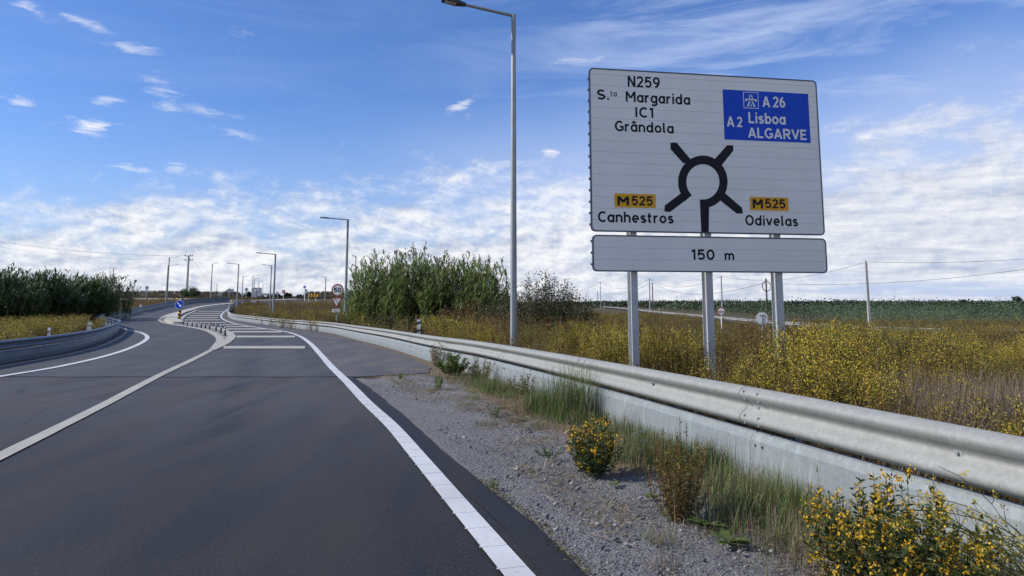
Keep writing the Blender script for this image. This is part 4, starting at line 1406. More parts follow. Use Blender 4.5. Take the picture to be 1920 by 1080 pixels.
# ------------------------------------------------------------------ small road signs
def disc(b, c, r, y0, y1, n=28):
    b.prism([(c[0] + r * math.cos(2 * math.pi * i / n), c[1] + r * math.sin(2 * math.pi * i / n)) for i in range(n)], y0, y1)


def small_sign(name, px, Y, label, items, ptop, postmat='pole', postr=.035, rz=0.0, posts=(0.0,)):
    """items: (kind, part name, py centre, radius px, material...) drawn in the sign's own plane"""
    g = on(px, Y)
    root = empty(name, g, label, 'road sign', rz=rz)
    for x in posts:
        b = MB(); h = float(P(px, ptop, Y)[2] - g[2]); b.tube([(x / F_PX * Y, .03, -.3), (x / F_PX * Y, .03, h)], postr, 8); b.build('post', postmat, root)
    k = Y / F_PX
    for it in items:
        kind, nm, dx, py, r = it[:5]
        z = float(P(px, py, Y)[2] - g[2]); x = dx * k; R1 = r * k
        if kind == 'disc':
            b = MB(); disc(b, (x, z), R1, -.03, -.005); o = b.build(nm, it[5], root)
            if len(it) > 6:
                b = MB(); disc(b, (x, z), R1 * it[7], -.034, -.031); b.build('face', it[6], o)
        elif kind == 'tri':
            ry = it[6]
            pol = lambda s: [(x - R1 * s, z + ry * k * s * .66 + 0), (x, z - ry * k * s * 1.34), (x + R1 * s, z + ry * k * s * .66)]
            b = MB(); b.prism(pol(1.0)[::1], -.03, -.005); o = b.build(nm, it[5], root)
            if len(it) > 7:
                b = MB(); b.prism(pol(it[8]), -.034, -.031); b.build('face', it[7], o)
        elif kind == 'plate':
            ry = it[6]
            b = MB(); b.prism(rrect(x - R1, z - ry * k, x + R1, z + ry * k, min(R1, ry * k) * .2), -.03, -.005); b.build(nm, it[5], root)
    return root, k, g


sg, k, g = small_sign('speed_limit_sign', 630.3, 45.5, 'round red ringed 50 speed limit sign above a give way triangle and a distance plate',
    [('disc', 'round_sign', .7, 544, 11.6, 'signred', 'signwhite', .80), ('tri', 'triangle_sign', -.4, 564.4, 11.3, 'signred', 10.4, 'signwhite', .68), ('plate', 'distance_plate', -1.2, 582.3, 7.3, 'signwhite', 2.9)], 533, 'signgrey')
zz = lambda py: float(P(630, py, 45.5)[2] - g[2])
lettering('50', -6.3 * k, 7.6 * k, zz(548), zz(539.6) - zz(548), -.036, 'signblack', [c for c in sg.children if c.name.startswith('round_sign')][0], 1.15)
lettering('400 m', -5.6 * k, 3.4 * k, zz(583.9), zz(580.9) - zz(583.9), -.032, 'signblack', [c for c in sg.children if c.name.startswith('distance_plate')][0], 1.1, .14)

sg, k, g = small_sign('no_overtaking_sign', 1354, 60, 'round white no overtaking sign with a red ring and two dark cars', [('disc', 'round_sign', 0, 583.8, 7.6, 'signred', 'signwhite', .80)], 580, 'white', .04)
b = MB()
for s, x in ((0, -2.6), (1, 2.6)):
    z = float(P(1354, 584.6, 60)[2] - g[2])
    b.prism([((x + a) * k, z + c * k) for a, c in ((-2.0, -1.2), (2.0, -1.2), (2.0, .1), (1.3, .3), (.9, 1.3), (-.9, 1.3), (-1.3, .3), (-2.0, .1))], -.040, -.036)
b.build('car_symbols', 'signblack', [c for c in sg.children][1])

sg, k, g = small_sign('traffic_sign', 1432, 41, 'round pale grey sign back with a T bracket, left of the right sign post', [('disc', 'plate', 0, 597, 12, 'concrete', 'signwhite', .93)], 588, 'signgrey', .032)
b = MB(); z = float(P(1432, 597, 41)[2] - g[2])
b.box((0, -.045, z - .07), (.055, .02, .42)); b.box((0, -.05, z + .17), (.3, .02, .05)); b.box((0, -.05, z - .25), (.24, .02, .03))
b.build('bracket', 'galv', sg)

# keep right bollard on the island
g = G(336, 601.5); k = g[1] / F_PX
root = empty('keep_right_bollard', g, 'yellow and black striped island bollard with a round blue arrow sign', 'bollard')
hp = float(P(336, 579, g[1])[2] - g[2])
W2 = 2.9 * k
for i in range(5):
    pass
b = MB(); b.smooth = True; b.tube([(0, 0, 0.06), (0, 0, hp)], W2, 16); body = b.build('striped_body', ['yellow'], root)
b = MB()
for zb in (0.10, .42, .74):
    z0, z1 = hp * zb, hp * (zb + .17)
    n = 16; vs = []
    for i in range(n + 1):
        t = math.pi + math.pi * i / n
        dz = -hp * .10 * (i / n - .5) * 2
        vs += [(W2 * 1.02 * math.cos(t), W2 * 1.02 * math.sin(t), max(.06, z0 + dz)), (W2 * 1.02 * math.cos(t), W2 * 1.02 * math.sin(t), min(hp, z1 + dz))]
    b.add(vs, [(2 * i, 2 * i + 2, 2 * i + 3, 2 * i + 1) for i in range(n)])
b.build('black_stripes', 'black', body)
b = MB(); b.box((0, 0, .03), (W2 * 3.2, W2 * 2.6, .08), None, .05); b.build('base', 'black', root)
zc = float(P(336, 571.3, g[1])[2] - g[2]); R1 = 8.2 * k
b = MB(); disc(b, (0, zc), R1, -.14, -.115); sd = b.build('arrow_sign', 'signwhite', root)
b = MB(); disc(b, (0, zc), R1 * .93, -.144, -.141); sf = b.build('sign_face', 'signblue', sd)
b = MB()
def rot45(pts):
    c = math.sqrt(.5); return [((x * c + y * c) * R1, zc + (-x * c + y * c) * R1) for x, y in pts]
b.prism(rot45([(-.72, -.11), (.15, -.11), (.15, -.36), (.74, 0), (.15, .36), (.15, .11), (-.72, .11)]), -.148, -.145)
b.build('arrow', 'signwhite', sd)
b = MB(); b.tube([(0, -.1, hp - .1), (0, -.1, zc + R1 * 1.1)], .03, 8); b.box((0, -.1, zc + R1 * 1.1), (.1, .05, .08)); b.build('sign_post', 'white', root)

# flexible posts on the island
fp = [(343.6, 609, 602), (351, 610.6, 600), (360, 612, 600.5), (368.6, 613.6, 602), (377, 614.5, 602), (385, 616, 603), (393, 617.5, 604), (405, 620.6, 605.5), (414, 625, 607), (421.8, 630, 610.6)]
ordn = ['farthest, beside the striped island bollard', 'second after the striped bollard', 'third after the striped bollard', 'fourth after the striped bollard', 'fifth from the striped bollard', 'sixth from the striped bollard', 'fourth from the near tip of the island', 'third from the near tip of the island', 'second from the near tip of the island', 'nearest, at the cobbled tip of the island']
for (px, yb_, yt), od in zip(fp, ordn):
    g = G(px, yb_); H = max(.38, float(P(px, yt, g[1])[2] - g[2]))
    root = empty('flexible_post', g, 'black and white flexible post, ' + od, 'bollard', 'flexible posts along the traffic island')
    b = MB(); b.smooth = True; b.tube([(0, 0, 0), (0, 0, .03), (0, 0, .05)], [.08, .08, .045], 12); b.build('foot', 'black', root)
    b = MB(); b.smooth = True; b.tube([(0, 0, .05), (0, 0, H * .94), (0, 0, H)], [.037, .036, .022], 12); b.build('tube', 'black', root)
    for t in (.62, .85):
        b = MB(); b.smooth = True; b.tube([(0, 0, H * (t - .05)), (0, 0, H * (t + .05))], .041, 12); b.build('reflective_band', 'white', root)


def delineator(px, yb_, yt, label, wpx, mats=('white', 'black'), tilt=0.0, Y=None, hmin=0):
    g = G(px, yb_) if Y is None else on(px, Y)
    H = float(P(px, yt, g[1])[2] - g[2]); wd = wpx * g[1] / F_PX
    root = empty('marker_post', g, label, 'marker post', 'roadside marker posts')
    root.rotation_euler = (0, tilt, 0)
    b = MB(); b.prism([(-wd / 2, -.2), (wd / 2, -.2), (wd / 2, H * .93), (wd * .2, H), (-wd / 2, H * .96)], -.03, .03); bd = b.build('body', mats[0], root)
    b = MB()
    for t in ((.70, .90), (.26, .46)) if mats[1] == 'black' else ((.62, .8),):
        b.add([(-wd * .52, -.033, H * t[0]), (wd * .52, -.033, H * (t[0] + .06)), (wd * .52, -.033, H * t[1]), (-wd * .52, -.033, H * (t[1] - .06))], [(0, 1, 2, 3)])
    b.build('reflector_stripe', mats[1], bd)
    return root



delineator(785, 632, 598.5, 'black and white marker post standing in front of the tall reeds', 7)
delineator(661, 616, 594, 'black and white marker post at the left foot of the reeds', 5)
delineator(567.5, 610, 591.7, 'black and white marker post behind the guardrail below the chevron board', 4)
delineator(475.5, 602, 588.5, 'smallest black and white marker post behind the guardrail bend', 3.6)
delineator(165.5, 628, 603, 'tilted white marker post in the yellow weeds left of the road bend', 7.5, ('white', 'signgrey'), .10)
delineator(91, 640, 614, 'white and rust red marker post in the weeds at the left frame side', 4.5, ('white', 'rust'))
delineator(182, 606, 593.5, 'white marker post where the left guardrail bends inward', 4.5, ('white', 'signgrey'))
delineator(197.5, 599, 583, 'white marker post above the left guardrail bend', 4.0, ('white', 'signgrey'))
delineator(214, 612, 597, 'stubby white marker post at the corner of the left guardrail', 6, ('white', 'signgrey'), .12)
delineator(263, 586, 571, 'small white marker post behind the far left guardrail', 3.2, ('white', 'signgrey'))

small_sign('back_facing_signs', 273.5, 150, 'grey round sign over a triangle seen from behind, left of the twin lamps', [('disc', 'round_plate', .5, 539.5, 3.5, 'signgrey'), ('tri', 'triangle_plate', .3, 546.5, 3.6, 'signgrey', 3.4)], 536, 'concrete', .06)
small_sign('arrow_sign_back', 429, 160, 'grey left pointing direction sign seen from behind on a thin post', [('disc', 'cap', 0, 540.5, 1.0, 'signgrey')], 539, 'concrete', .06)
ar = [o for o in COL.objects if o.name.startswith('arrow_sign_back')][0]
k = 160 / F_PX; z = float(P(429, 545, 160)[2]) - ar.location.z
b = MB(); b.prism([(-7.5 * k, z), (-2 * k, z - 3.2 * k), (8.5 * k, z - 3.2 * k), (8.5 * k, z + 3.2 * k), (-2 * k, z + 3.2 * k)], -.03, .02); b.build('arrow_plate', 'signgrey', ar)
small_sign('lane_sign', 480.5, 172, 'large grey multi lane panel with dark lane arrows near the underpass', [('plate', 'panel', 0, 547.5, 9.5, 'signgrey', 8)], 545, 'pole', .09, posts=(-8.0, 0, 8.0))
ls = [o for o in COL.objects if o.name.startswith('lane_sign')][0]
k = 172 / F_PX; z = lambda py: float(P(480, py, 172)[2]) - ls.location.z
b = MB()
for x in (-6.5, -3.2, 3.4, 6.6): b.box((x * k, -.04, z(548)), (1.0 * k, .02, 12 * k))
for x in (-2.0, 1.6): b.tube([((x + .8 * math.cos(t)) * k, -.045, z(547) + 4 * k * math.sin(t)) for t in np.linspace(0, math.pi, 8)], .06, 5)
b.build('lane_arrows', 'signwhite', ls)
small_sign('round_sign_pair', 461.3, 164, 'pair of grey sign backs, round over triangle, left of the grey multi lane panel', [('disc', 'round_plate', 0, 543, 3.3, 'signgrey'), ('tri', 'triangle_plate', 0, 549, 2.8, 'signgrey', 2.8)], 540, 'concrete', .06)
small_sign('grey_round_sign', 519.7, 164, 'small grey round sign back left of the red no entry sign', [('disc', 'round_plate', 0, 549, 2.4, 'signgrey')], 547, 'concrete', .06)
sg, k, g = small_sign('no_entry_sign', 531.3, 158, 'small red no entry sign with a white bar on a pale post', [('disc', 'round_plate', 0, 547, 3.5, 'signred')], 545, 'white', .05)
b = MB(); zq = float(P(531, 547, 158)[2] - g[2]); b.box((0, -.036, zq), (4.6 * k, .01, 1.3 * k)); b.build('white_bar', 'signwhite', sg)
small_sign('sign_cluster', 571, 155, 'cluster of round signs and a plate on a post left of the chevron board', [('disc', 'upper_sign', -.6, 538.2, 2.7, 'signblue'), ('disc', 'lower_sign', 2.6, 544.5, 2.3, 'signgrey'), ('plate', 'side_plate', 3.0, 549, 2.8, 'signgrey', 1.1)], 536, 'white', .09)
small_sign('small_notice_sign', 330, 140, 'small yellow roadside post behind the far left guardrail', [('plate', 'plate', 0, 561, 1.4, 'yellow', 1.2)], 560, 'yellow', .05)
small_sign('information_sign', 412, 165, 'small grey notice panel on two thin posts on the mound left of a lamp', [('plate', 'panel', 0, 551.5, 3.4, 'signgrey', 2.2)], 551, 'concrete', .05, posts=(-2.4, 2.4))
# chevron board
Yc = 150; g = on(585, Yc); k = Yc / F_PX
root = empty('chevron_board', g, 'black and orange chevron board on the roundabout, left of the 50 sign', 'road sign', rz=-.12)
z0 = float(P(585, 557.3, Yc)[2] - g[2]); z1 = float(P(585, 550.7, Yc)[2] - g[2])
b = MB(); b.box((0, 0, (z0 + z1) / 2), (22.5 * k, .06, z1 - z0)); bo = b.build('board', 'black', root)
b = MB(); hm = (z1 - z0) / 2
for i in range(4):
    x = (-9.0 + i * 5.3) * k; w_ = 2.5 * k
    b.add([(x, -.034, z0), (x + w_, -.034, z0), (x + w_ + 2.6 * k, -.034, z0 + hm), (x + w_, -.034, z1), (x, -.034, z1), (x + 2.6 * k, -.034, z0 + hm)], [(0, 1, 2, 5), (5, 2, 3, 4)])
b.build('chevrons', 'signorange', bo)
for x in (-7, 7):
    b = MB(); b.tube([(x * k, .05, -.3), (x * k, .05, z1)], .05, 8); b.build('leg', 'white', root)

# overpass beyond the roundabout, and a warehouse-like pale block
Yb = 300
gz = float(P(510, 562, Yb)[2])
root = empty('road_bridge', (P(507, 560, Yb)[0], Yb, gz), 'low concrete road underpass with dark opening beyond the roundabout', 'bridge')
k = Yb / F_PX
b = MB(); b.box((-4 * k, 0, 9.6 * k), (34 * k, 8, 3.4 * k)); b.build('deck', 'concrete', root)
b = MB(); b.box((-3.0 * k, .5, 4.0 * k), (1.4 * k, 5, 8.0 * k)); b.build('pier', 'concrete', root)
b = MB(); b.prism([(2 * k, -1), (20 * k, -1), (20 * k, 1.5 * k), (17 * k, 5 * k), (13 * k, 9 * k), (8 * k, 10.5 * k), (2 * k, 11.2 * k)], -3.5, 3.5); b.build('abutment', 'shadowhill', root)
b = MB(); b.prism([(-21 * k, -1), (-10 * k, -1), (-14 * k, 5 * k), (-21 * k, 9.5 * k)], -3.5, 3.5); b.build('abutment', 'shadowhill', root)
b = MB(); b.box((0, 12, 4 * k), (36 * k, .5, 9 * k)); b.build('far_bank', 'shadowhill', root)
b = MB(); b.box((1 * k, -8, .7 * k), (30 * k, .4, 1.7 * k)); b.build('parapet', 'concrete', root)
Yw = 340
root = empty('low_building', (P(596, 558, Yw)[0], Yw, float(P(596, 566, Yw)[2])), 'low pale building with a flat roof behind the chevron board', 'building')
# hidden mostly: long white wall right of the underpass
root.location = (P(552, 558, Yw)[0], Yw, float(P(552, 565, Yw)[2])); root['label'] = 'long low pale building beyond the roundabout right of the no entry sign'
k = Yw / F_PX
b = MB(); b.box((0, 0, 4.2 * k), (28 * k, 10, 8.4 * k)); b.build('wall', 'white', root)
b = MB(); b.box((0, 0, 8.4 * k + .15), (28.6 * k, 10.6, .3)); b.build('roof', 'concrete', root)
for x in (-8, -2, 5, 10):
    b = MB(); b.box((x * k, -5.02, 5.0 * k), (2 * k, .06, 2.2 * k)); b.build('window', 'dark_metal', root)


# ------------------------------------------------------------------ reeds, bushes, trees
def reed_clump(name, ell, n, hmin, hmax, label, cat, mats=('reed', 'reed_dry', 'plume', 'twig'), cen=(0, 0), leafL=.55, nleaf=20, plume=.16, dry=.22, lean=.14, group=None, lw=.06):
    """a stand of tall canes filling an ellipse (cx, cy, rx, ry)"""
    cx, cy, rx, ry = ell
    V = []; mi = []; Vc = []; mc = []; Vp = []
    for i in range(n):
        t = R_.uniform(0, 2 * np.pi); r = math.sqrt(R_.random())
        x = rx * r * math.cos(t); y = ry * r * math.sin(t)
        edge = 1 - 0.42 * r ** 3
        Hc = R_.uniform(hmin, hmax) * edge * (1 + .12 * math.sin(x * 1.3) + .08 * math.sin(x * 3.1 + 2))
        z0 = float(hh(cx + x, cy + y)) - float(hh(cx, cy))
        th = R_.uniform(0, 2 * np.pi) if R_.random() < .5 else math.atan2(y, x)
        ln = abs(R_.normal(0, lean)) + .03 + .12 * r ** 2
        dirv = np.array([math.cos(th), math.sin(th), 0])
        ts = np.linspace(0, 1, 5)[:, None]
        pts = np.array([x, y, z0]) + ts * np.array([0, 0, Hc]) + dirv * (ts ** 2) * ln * Hc
        sd = np.array([-math.sin(th + 1), math.cos(th + 1), 0])
        q = strip(pts, .028, .010, sd); Vc.append(q)
        nl = nleaf
        tt = R_.uniform(.10, 1.0, nl) ** .8
        p = np.array([x, y, z0]) + tt[:, None] * np.array([0, 0, Hc]) + dirv * (tt[:, None] ** 2) * ln * Hc
        a = R_.uniform(0, 2 * np.pi, nl)
        d = np.stack([np.cos(a), np.sin(a), np.zeros(nl)], 1)
        L = leafL * R_.uniform(.6, 1.25, nl)[:, None]
        side = np.stack([-np.sin(a), np.cos(a), np.zeros(nl)], 1)
        w2 = lw / 2 * R_.uniform(.7, 1.2, nl)[:, None]
        zup = np.array([0, 0, 1.0])
        p1 = p + d * L * .35 + zup * L * .45
        p2 = p + d * L * .85 + zup * L * R_.uniform(.15, .6, nl)[:, None]
        V.append(np.stack([p - side * w2 * .6, p + side * w2 * .6, p1 + side * w2, p1 - side * w2], 1))
        V.append(np.stack([p1 - side * w2, p1 + side * w2, p2 + side * w2 * .15, p2 - side * w2 * .15], 1))
        isd = (R_.random(nl) < dry * (1.8 - 1.6 * tt))
        mi += list(isd.astype(int)) * 2
        if R_.random() < plume:
            top = pts[-1]; m_ = 16
            tq = R_.uniform(0, 1, m_)
            b0 = top + np.outer(tq, np.array([0, 0, .42])) + R_.normal(0, .012, (m_, 3))
            dd = R_.normal(size=(m_, 3)) * .4; dd[:, 2] = 1
            Vp.append(leaves(b0, dd, .20 * (1.1 - tq * .6), .035))
    o = empty(name, (cx, cy, float(hh(cx, cy))), label, cat, group)
    quads_object('leaves', np.concatenate(V), mi, [mats[0], mats[1]], o)
    Vc = np.concatenate(Vc); quads_object('canes', Vc, [0] * len(Vc), ['reed_dry' if mats[0] == 'reed' else mats[3]], o)
    if Vp:
        Vp = np.concatenate(Vp); quads_object('plumes', Vp, [0] * len(Vp), [mats[2]], o)
    return o


def c_at(px, Y): 
    g = on(px, Y); return g[0], g[1]


x, y = c_at(702, 40.5); reed_clump('reed_clump', (x, y, 1.35, 2.0), 210, 2.9, 3.9, 'bright green giant reed clump at the left end of the tall stand', 'reeds', plume=.12, dry=.10)
x, y = c_at(768, 39); reed_clump('reed_clump', (x, y, 1.55, 2.2), 250, 3.3, 4.05, 'tallest giant reed clump with feathery plumes in the tall stand', 'reeds', plume=.22, dry=.2)
x, y = c_at(838, 37.5); reed_clump('reed_clump', (x, y, 1.45, 2.0), 230, 3.0, 3.75, 'giant reed clump with dry brown lower leaves in the middle of the stand', 'reeds', plume=.16, dry=.34)
x, y = c_at(900, 36); reed_clump('reed_clump', (x, y, 1.15, 1.8), 180, 2.7, 3.5, 'giant reed clump at the right end of the tall stand of reeds', 'reeds', plume=.18, dry=.22)


def bush(name, px, Y, rx, ry, H, label, n=5200, mats=('bush', 'twig'), leaf=.07, cat='bush', spiky=.35, group=None, base=0.0, loc=None, twigs=60):
    """rounded bush: twigs rise from the base, leaf clumps along and around them"""
    g = on(px, Y) if loc is None else np.array(loc)
    V = []; T = []
    ns = twigs
    per = n // ns
    for s in range(ns):
        t = R_.uniform(0, 2 * np.pi); r = math.sqrt(R_.random())
        tip = np.array([rx * r * math.cos(t), ry * r * math.sin(t), H * (1 - .55 * r ** 2.2) * R_.uniform(.72, 1.08)])
        b0 = np.array([tip[0] * .45, tip[1] * .45, 0])
        mid = (b0 + tip) / 2 + R_.normal(0, .08, 3) * H * .5
        tt = np.linspace(0, 1, 5)[:, None]
        pts = (1 - tt) ** 2 * b0 + 2 * tt * (1 - tt) * mid + tt ** 2 * tip
        T.append(strip(pts, .03 * H / 2, .006 * H / 2 + .002, unit(np.cross(tip - b0, R_.normal(size=3)))))
        u = R_.uniform(base, 1.02, per)[:, None]
        p = (1 - u) ** 2 * b0 + 2 * u * (1 - u) * mid + u ** 2 * tip
        p = p + R_.normal(0, 1, (per, 3)) * (.17 * H * (1.15 - u * (1 - spiky * .4)) * .55)
        p[:, 2] = np.maximum(p[:, 2], .02)
        V.append(leaves(p, R_.normal(size=(per, 3)) + np.array([0, 0, .5]), leaf * R_.uniform(.6, 1.3, per), leaf * .5))
    o = empty(name, g, label, cat, group)
    V = np.concatenate(V); quads_object('foliage', V, [0] * len(V), [mats[0]], o)
    T = np.concatenate(T); quads_object('branches', T, [0] * len(T), [mats[1]], o)
    return o


bush('dark_bush', 1025, 30, 1.75, 1.5, 2.75, 'dark leafy bush directly right of the tall lamp pole', 21000, leaf=.085, twigs=150)
bush('dark_bush', 945, 31.5, 1.35, 1.2, 2.2, 'brownish dark bush at the foot of the reeds, left of the tall lamp pole', 13000, leaf=.075)
bush('dark_bush', 1082, 29, 1.15, 1.1, 2.1, 'low dark bush with grey dead twigs, left of the direction sign', 9000, leaf=.075)
bush('dark_bush', 870, 33, 1.7, .9, 1.6, 'tangled brown green bush under the middle of the reeds', 6500, mats=('weed_brown', 'twig'), leaf=.08)
bush('dark_bush', 740, 35.5, 2.0, .9, 1.0, 'low dark green bush below the left reeds behind the guardrail', 6500, leaf=.085)
# dead arching twigs in front of the low dark bush
V = []
gT = on(1062, 26.5)
for i in range(70):
    a = R_.uniform(-.5, 1.0); L = R_.uniform(.8, 1.7)
    b0 = np.array([R_.normal(0, .5), R_.normal(0, .4), 0]); dv = np.array([math.cos(a * 2.2 + .4), R_.normal(0, .4), 0])
    tt = np.linspace(0, 1, 6)[:, None]
    V.append(strip(b0 + dv * tt * L * .75 + np.array([0, 0, 1.]) * (tt * 1.5 - tt ** 2 * .9) * L * .9, .016, .006, np.array([0, 1., .2])))
V = np.concatenate(V); o = quads_object('dead_branches', V, [0] * len(V), ['grey_twig'], None, gT)
tag(o, 'tangle of grey dead branches arching over the weeds left of the direction sign', 'dead branches')

# hedge of reeds on the left
for px, Y, rx, hmx, lab in ((-60, 50, 6.5, 4.0, 'dark reed hedge section reaching out of the left picture edge'), (40, 54, 5.0, 3.9, 'dark reed hedge section at the left, tallest near the picture edge'), (120, 60, 4.6, 3.75, 'dark reed hedge section in the middle of the left hedge')):
    x, y = c_at(px, Y)
    reed_clump('reed_hedge', (x, y, rx * .75, 2.6), 480, 2.7, hmx - .35, lab, 'reeds', mats=('reed_dark', 'reed_dark', 'plume', 'reed_dark'), leafL=.62, nleaf=24, plume=.03, dry=0, group=None, lw=.075)
x, y = c_at(182, 66); reed_clump('reed_hedge', (x, y, 2.8, 1.8), 200, 3.0, 3.7, 'thin dark reed clump at the right end of the left hedge', 'reeds', mats=('reed_dark', 'reed_dry', 'plume', 'reed_dark'), leafL=.55, nleaf=20, plume=.05, dry=.1, lw=.07)
x, y = c_at(212, 70); reed_clump('reed_hedge', (x, y, .9, .9), 34, 2.4, 3.7, 'wispy leaning reeds at the far right tip of the left hedge', 'reeds', mats=('reed_dark', 'reed_dry', 'plume', 'reed_dark'), leafL=.5, nleaf=14, plume=.1, dry=.25, lean=.3, lw=.06)
bush('round_bush', 357, 190, 2.6, 2.2, 3.1, 'round dark bush on the mound below the tall crossarm pole', 3600, mats=('reed_dark', 'twig'), leaf=.30, loc=on(357, 190) + np.array([0, 0, .1]))


def tree(px, Y, ytop, ybase, wpx, label, n=1600, leaf=.5):
    z0 = float(P(px, ybase, Y)[2]); H = float(P(px, ytop, Y)[2]) - z0; rx = wpx / F_PX * Y / 2
    p0 = P(px, ybase, Y)
    o = empty('far_tree', (p0[0], Y, z0), label, 'tree')
    b = MB(); b.tube([(0, 0, -1), (0, 0, H * .3), (rx * .1, 0, H * .6)], [H * .05, H * .04, H * .02], 7)
    for a in range(5):
        b.tube([(0, 0, H * .3), (rx * .6 * math.cos(a * 1.3), rx * .5 * math.sin(a * 1.3), H * .7)], [H * .025, H * .008], 5)
    b.build('trunk', 'twig', o)
    V = []
    for i in range(16):
        c = np.array([R_.normal(0, .42) * rx, R_.normal(0, .4) * rx, H * (.64 + R_.normal(0, .13))])
        m_ = n // 16
        p = c + R_.normal(0, 1, (m_, 3)) * np.array([rx * .26, rx * .26, H * .11])
        V.append(leaves(p, R_.normal(size=(m_, 3)), leaf * R_.uniform(.6, 1.3, m_), leaf * .6))
    V = np.concatenate(V); quads_object('crown', V, [0] * len(V), ['far_tree'], o)
    return o


tree(1908, 700, 557, 569, 15, 'lone dark round tree on the right skyline', leaf=1.0)
tree(1808, 900, 562, 568, 12, 'small low tree on the skyline left of the lone round tree', 700, 1.2)
tree(539, 260, 550, 561, 11, 'small dark round tree right of the no entry sign', 900, .5)
tree(562, 330, 553, 560, 9, 'small pale tree beyond the roundabout left of the sign cluster', 700, .5)
tree(466, 250, 549, 562, 12, 'dark tree half hidden left of the grey multi lane panel', 900, .5)

# ------------------------------------------------------------------ the weed field
YEL = [weed(.90, 16, 22, 34, .27, leafL=.05, flw=.0155) for _ in range(4)]
BRN = [weed(1.0, 17, 26, 3, .24, leafL=.045, flw=.014, withered=.8) for _ in range(3)]
MIX = [weed(.95, 15, 24, 14, .26, leafL=.05, flw=.0145, withered=.45) for _ in range(3)]
YLO = [weed(.88, 10, 13, 13, .32, leafL=.085, flw=.028) for _ in range(3)]
BLO = [weed(.98, 11, 17, 1, .30, leafL=.085, flw=.03, withered=.65) for _ in range(3)]
WM = ['weed_leaf', 'weed_flower', 'weed_brown']


def patchy(x, y, s=.35):
    return math.sin(x * s * 1.7 + 1.1) * .5 + math.sin(y * s * 1.3 + x * s) * .5 + math.sin((x - y) * s * 2.9) * .3


def px_of(x, y):
    return PX0 + F_PX * x / y


def yellow_amount(px, py):
    """where the field flowers, from the photograph's bands"""
    return 0


GRN = [weed(.85, 15, 34, 4, .28, leafL=.05, flw=.014, withered=.08) for _ in range(3)]
GLO = [weed(.9, 11, 19, 2, .32, leafL=.085, flw=.028, withered=.1) for _ in range(3)]


def clump_of(x, y, s_):
    """nearest jittered clump centre: (normalised distance, two random numbers of that clump)"""
    best = (9, 0, 0)
    i0, j0 = math.floor(x / s_), math.floor(y / s_)
    for i in (i0 - 1, i0, i0 + 1):
        for j in (j0 - 1, j0, j0 + 1):
            q = random.Random(i * 92821 + j * 68917 + int(s_ * 100))
            cx_ = (i + q.random()) * s_; cy_ = (j + q.random()) * s_
            d_ = math.hypot(x - cx_, y - cy_) / s_
            if d_ < best[0]: best = (d_, q.random(), q.random())
    return best


near_plants = []; far_plants = []
def field_right():
    pts = []
    # scan rows of distance, denser when near
    Y = 3.2
    while Y < 150:
        dstep = .29 if Y < 14 else (.38 if Y < 26 else (.62 if Y < 60 else 1.15))
        xl = np.interp(Y, RAIL_Y, RAIL_X) + .55
        xr = min(xl + (40 if Y < 36 else 85), (2010 - PX0) / F_PX * Y + 1.5)
        x = xl + rnd.uniform(0, dstep)
        while x < xr:
            pts.append((x + rnd.uniform(-.15, .15), Y + rnd.uniform(-.2, .2))); x += dstep * rnd.uniform(.7, 1.3)
        Y += dstep
    return pts


posts_u = [S(px + 3, 512)[0] for px in (1188.5, 1330, 1461.5)]
post_xy = [SIGN_O[:2] + su[:2] * u - sn[:2] * .14 for u in posts_u]
CLEAR = [(785, G(785, 632)[1]), (661, G(661, 616)[1]), (567.5, 47), (475.5, 57), (630, 45.5), (165.5, 33.5), (91, 28), (182, 52), (197.5, 63), (214, 45), (263, 100), (1354, 60), (1432, 41)]


def in_view_of(x, y):
    q = px_of(x, y)
    return any(abs(q - a) < (21 if b < 40 else 12) and b - 14 < y < b + .8 for a, b in CLEAR)


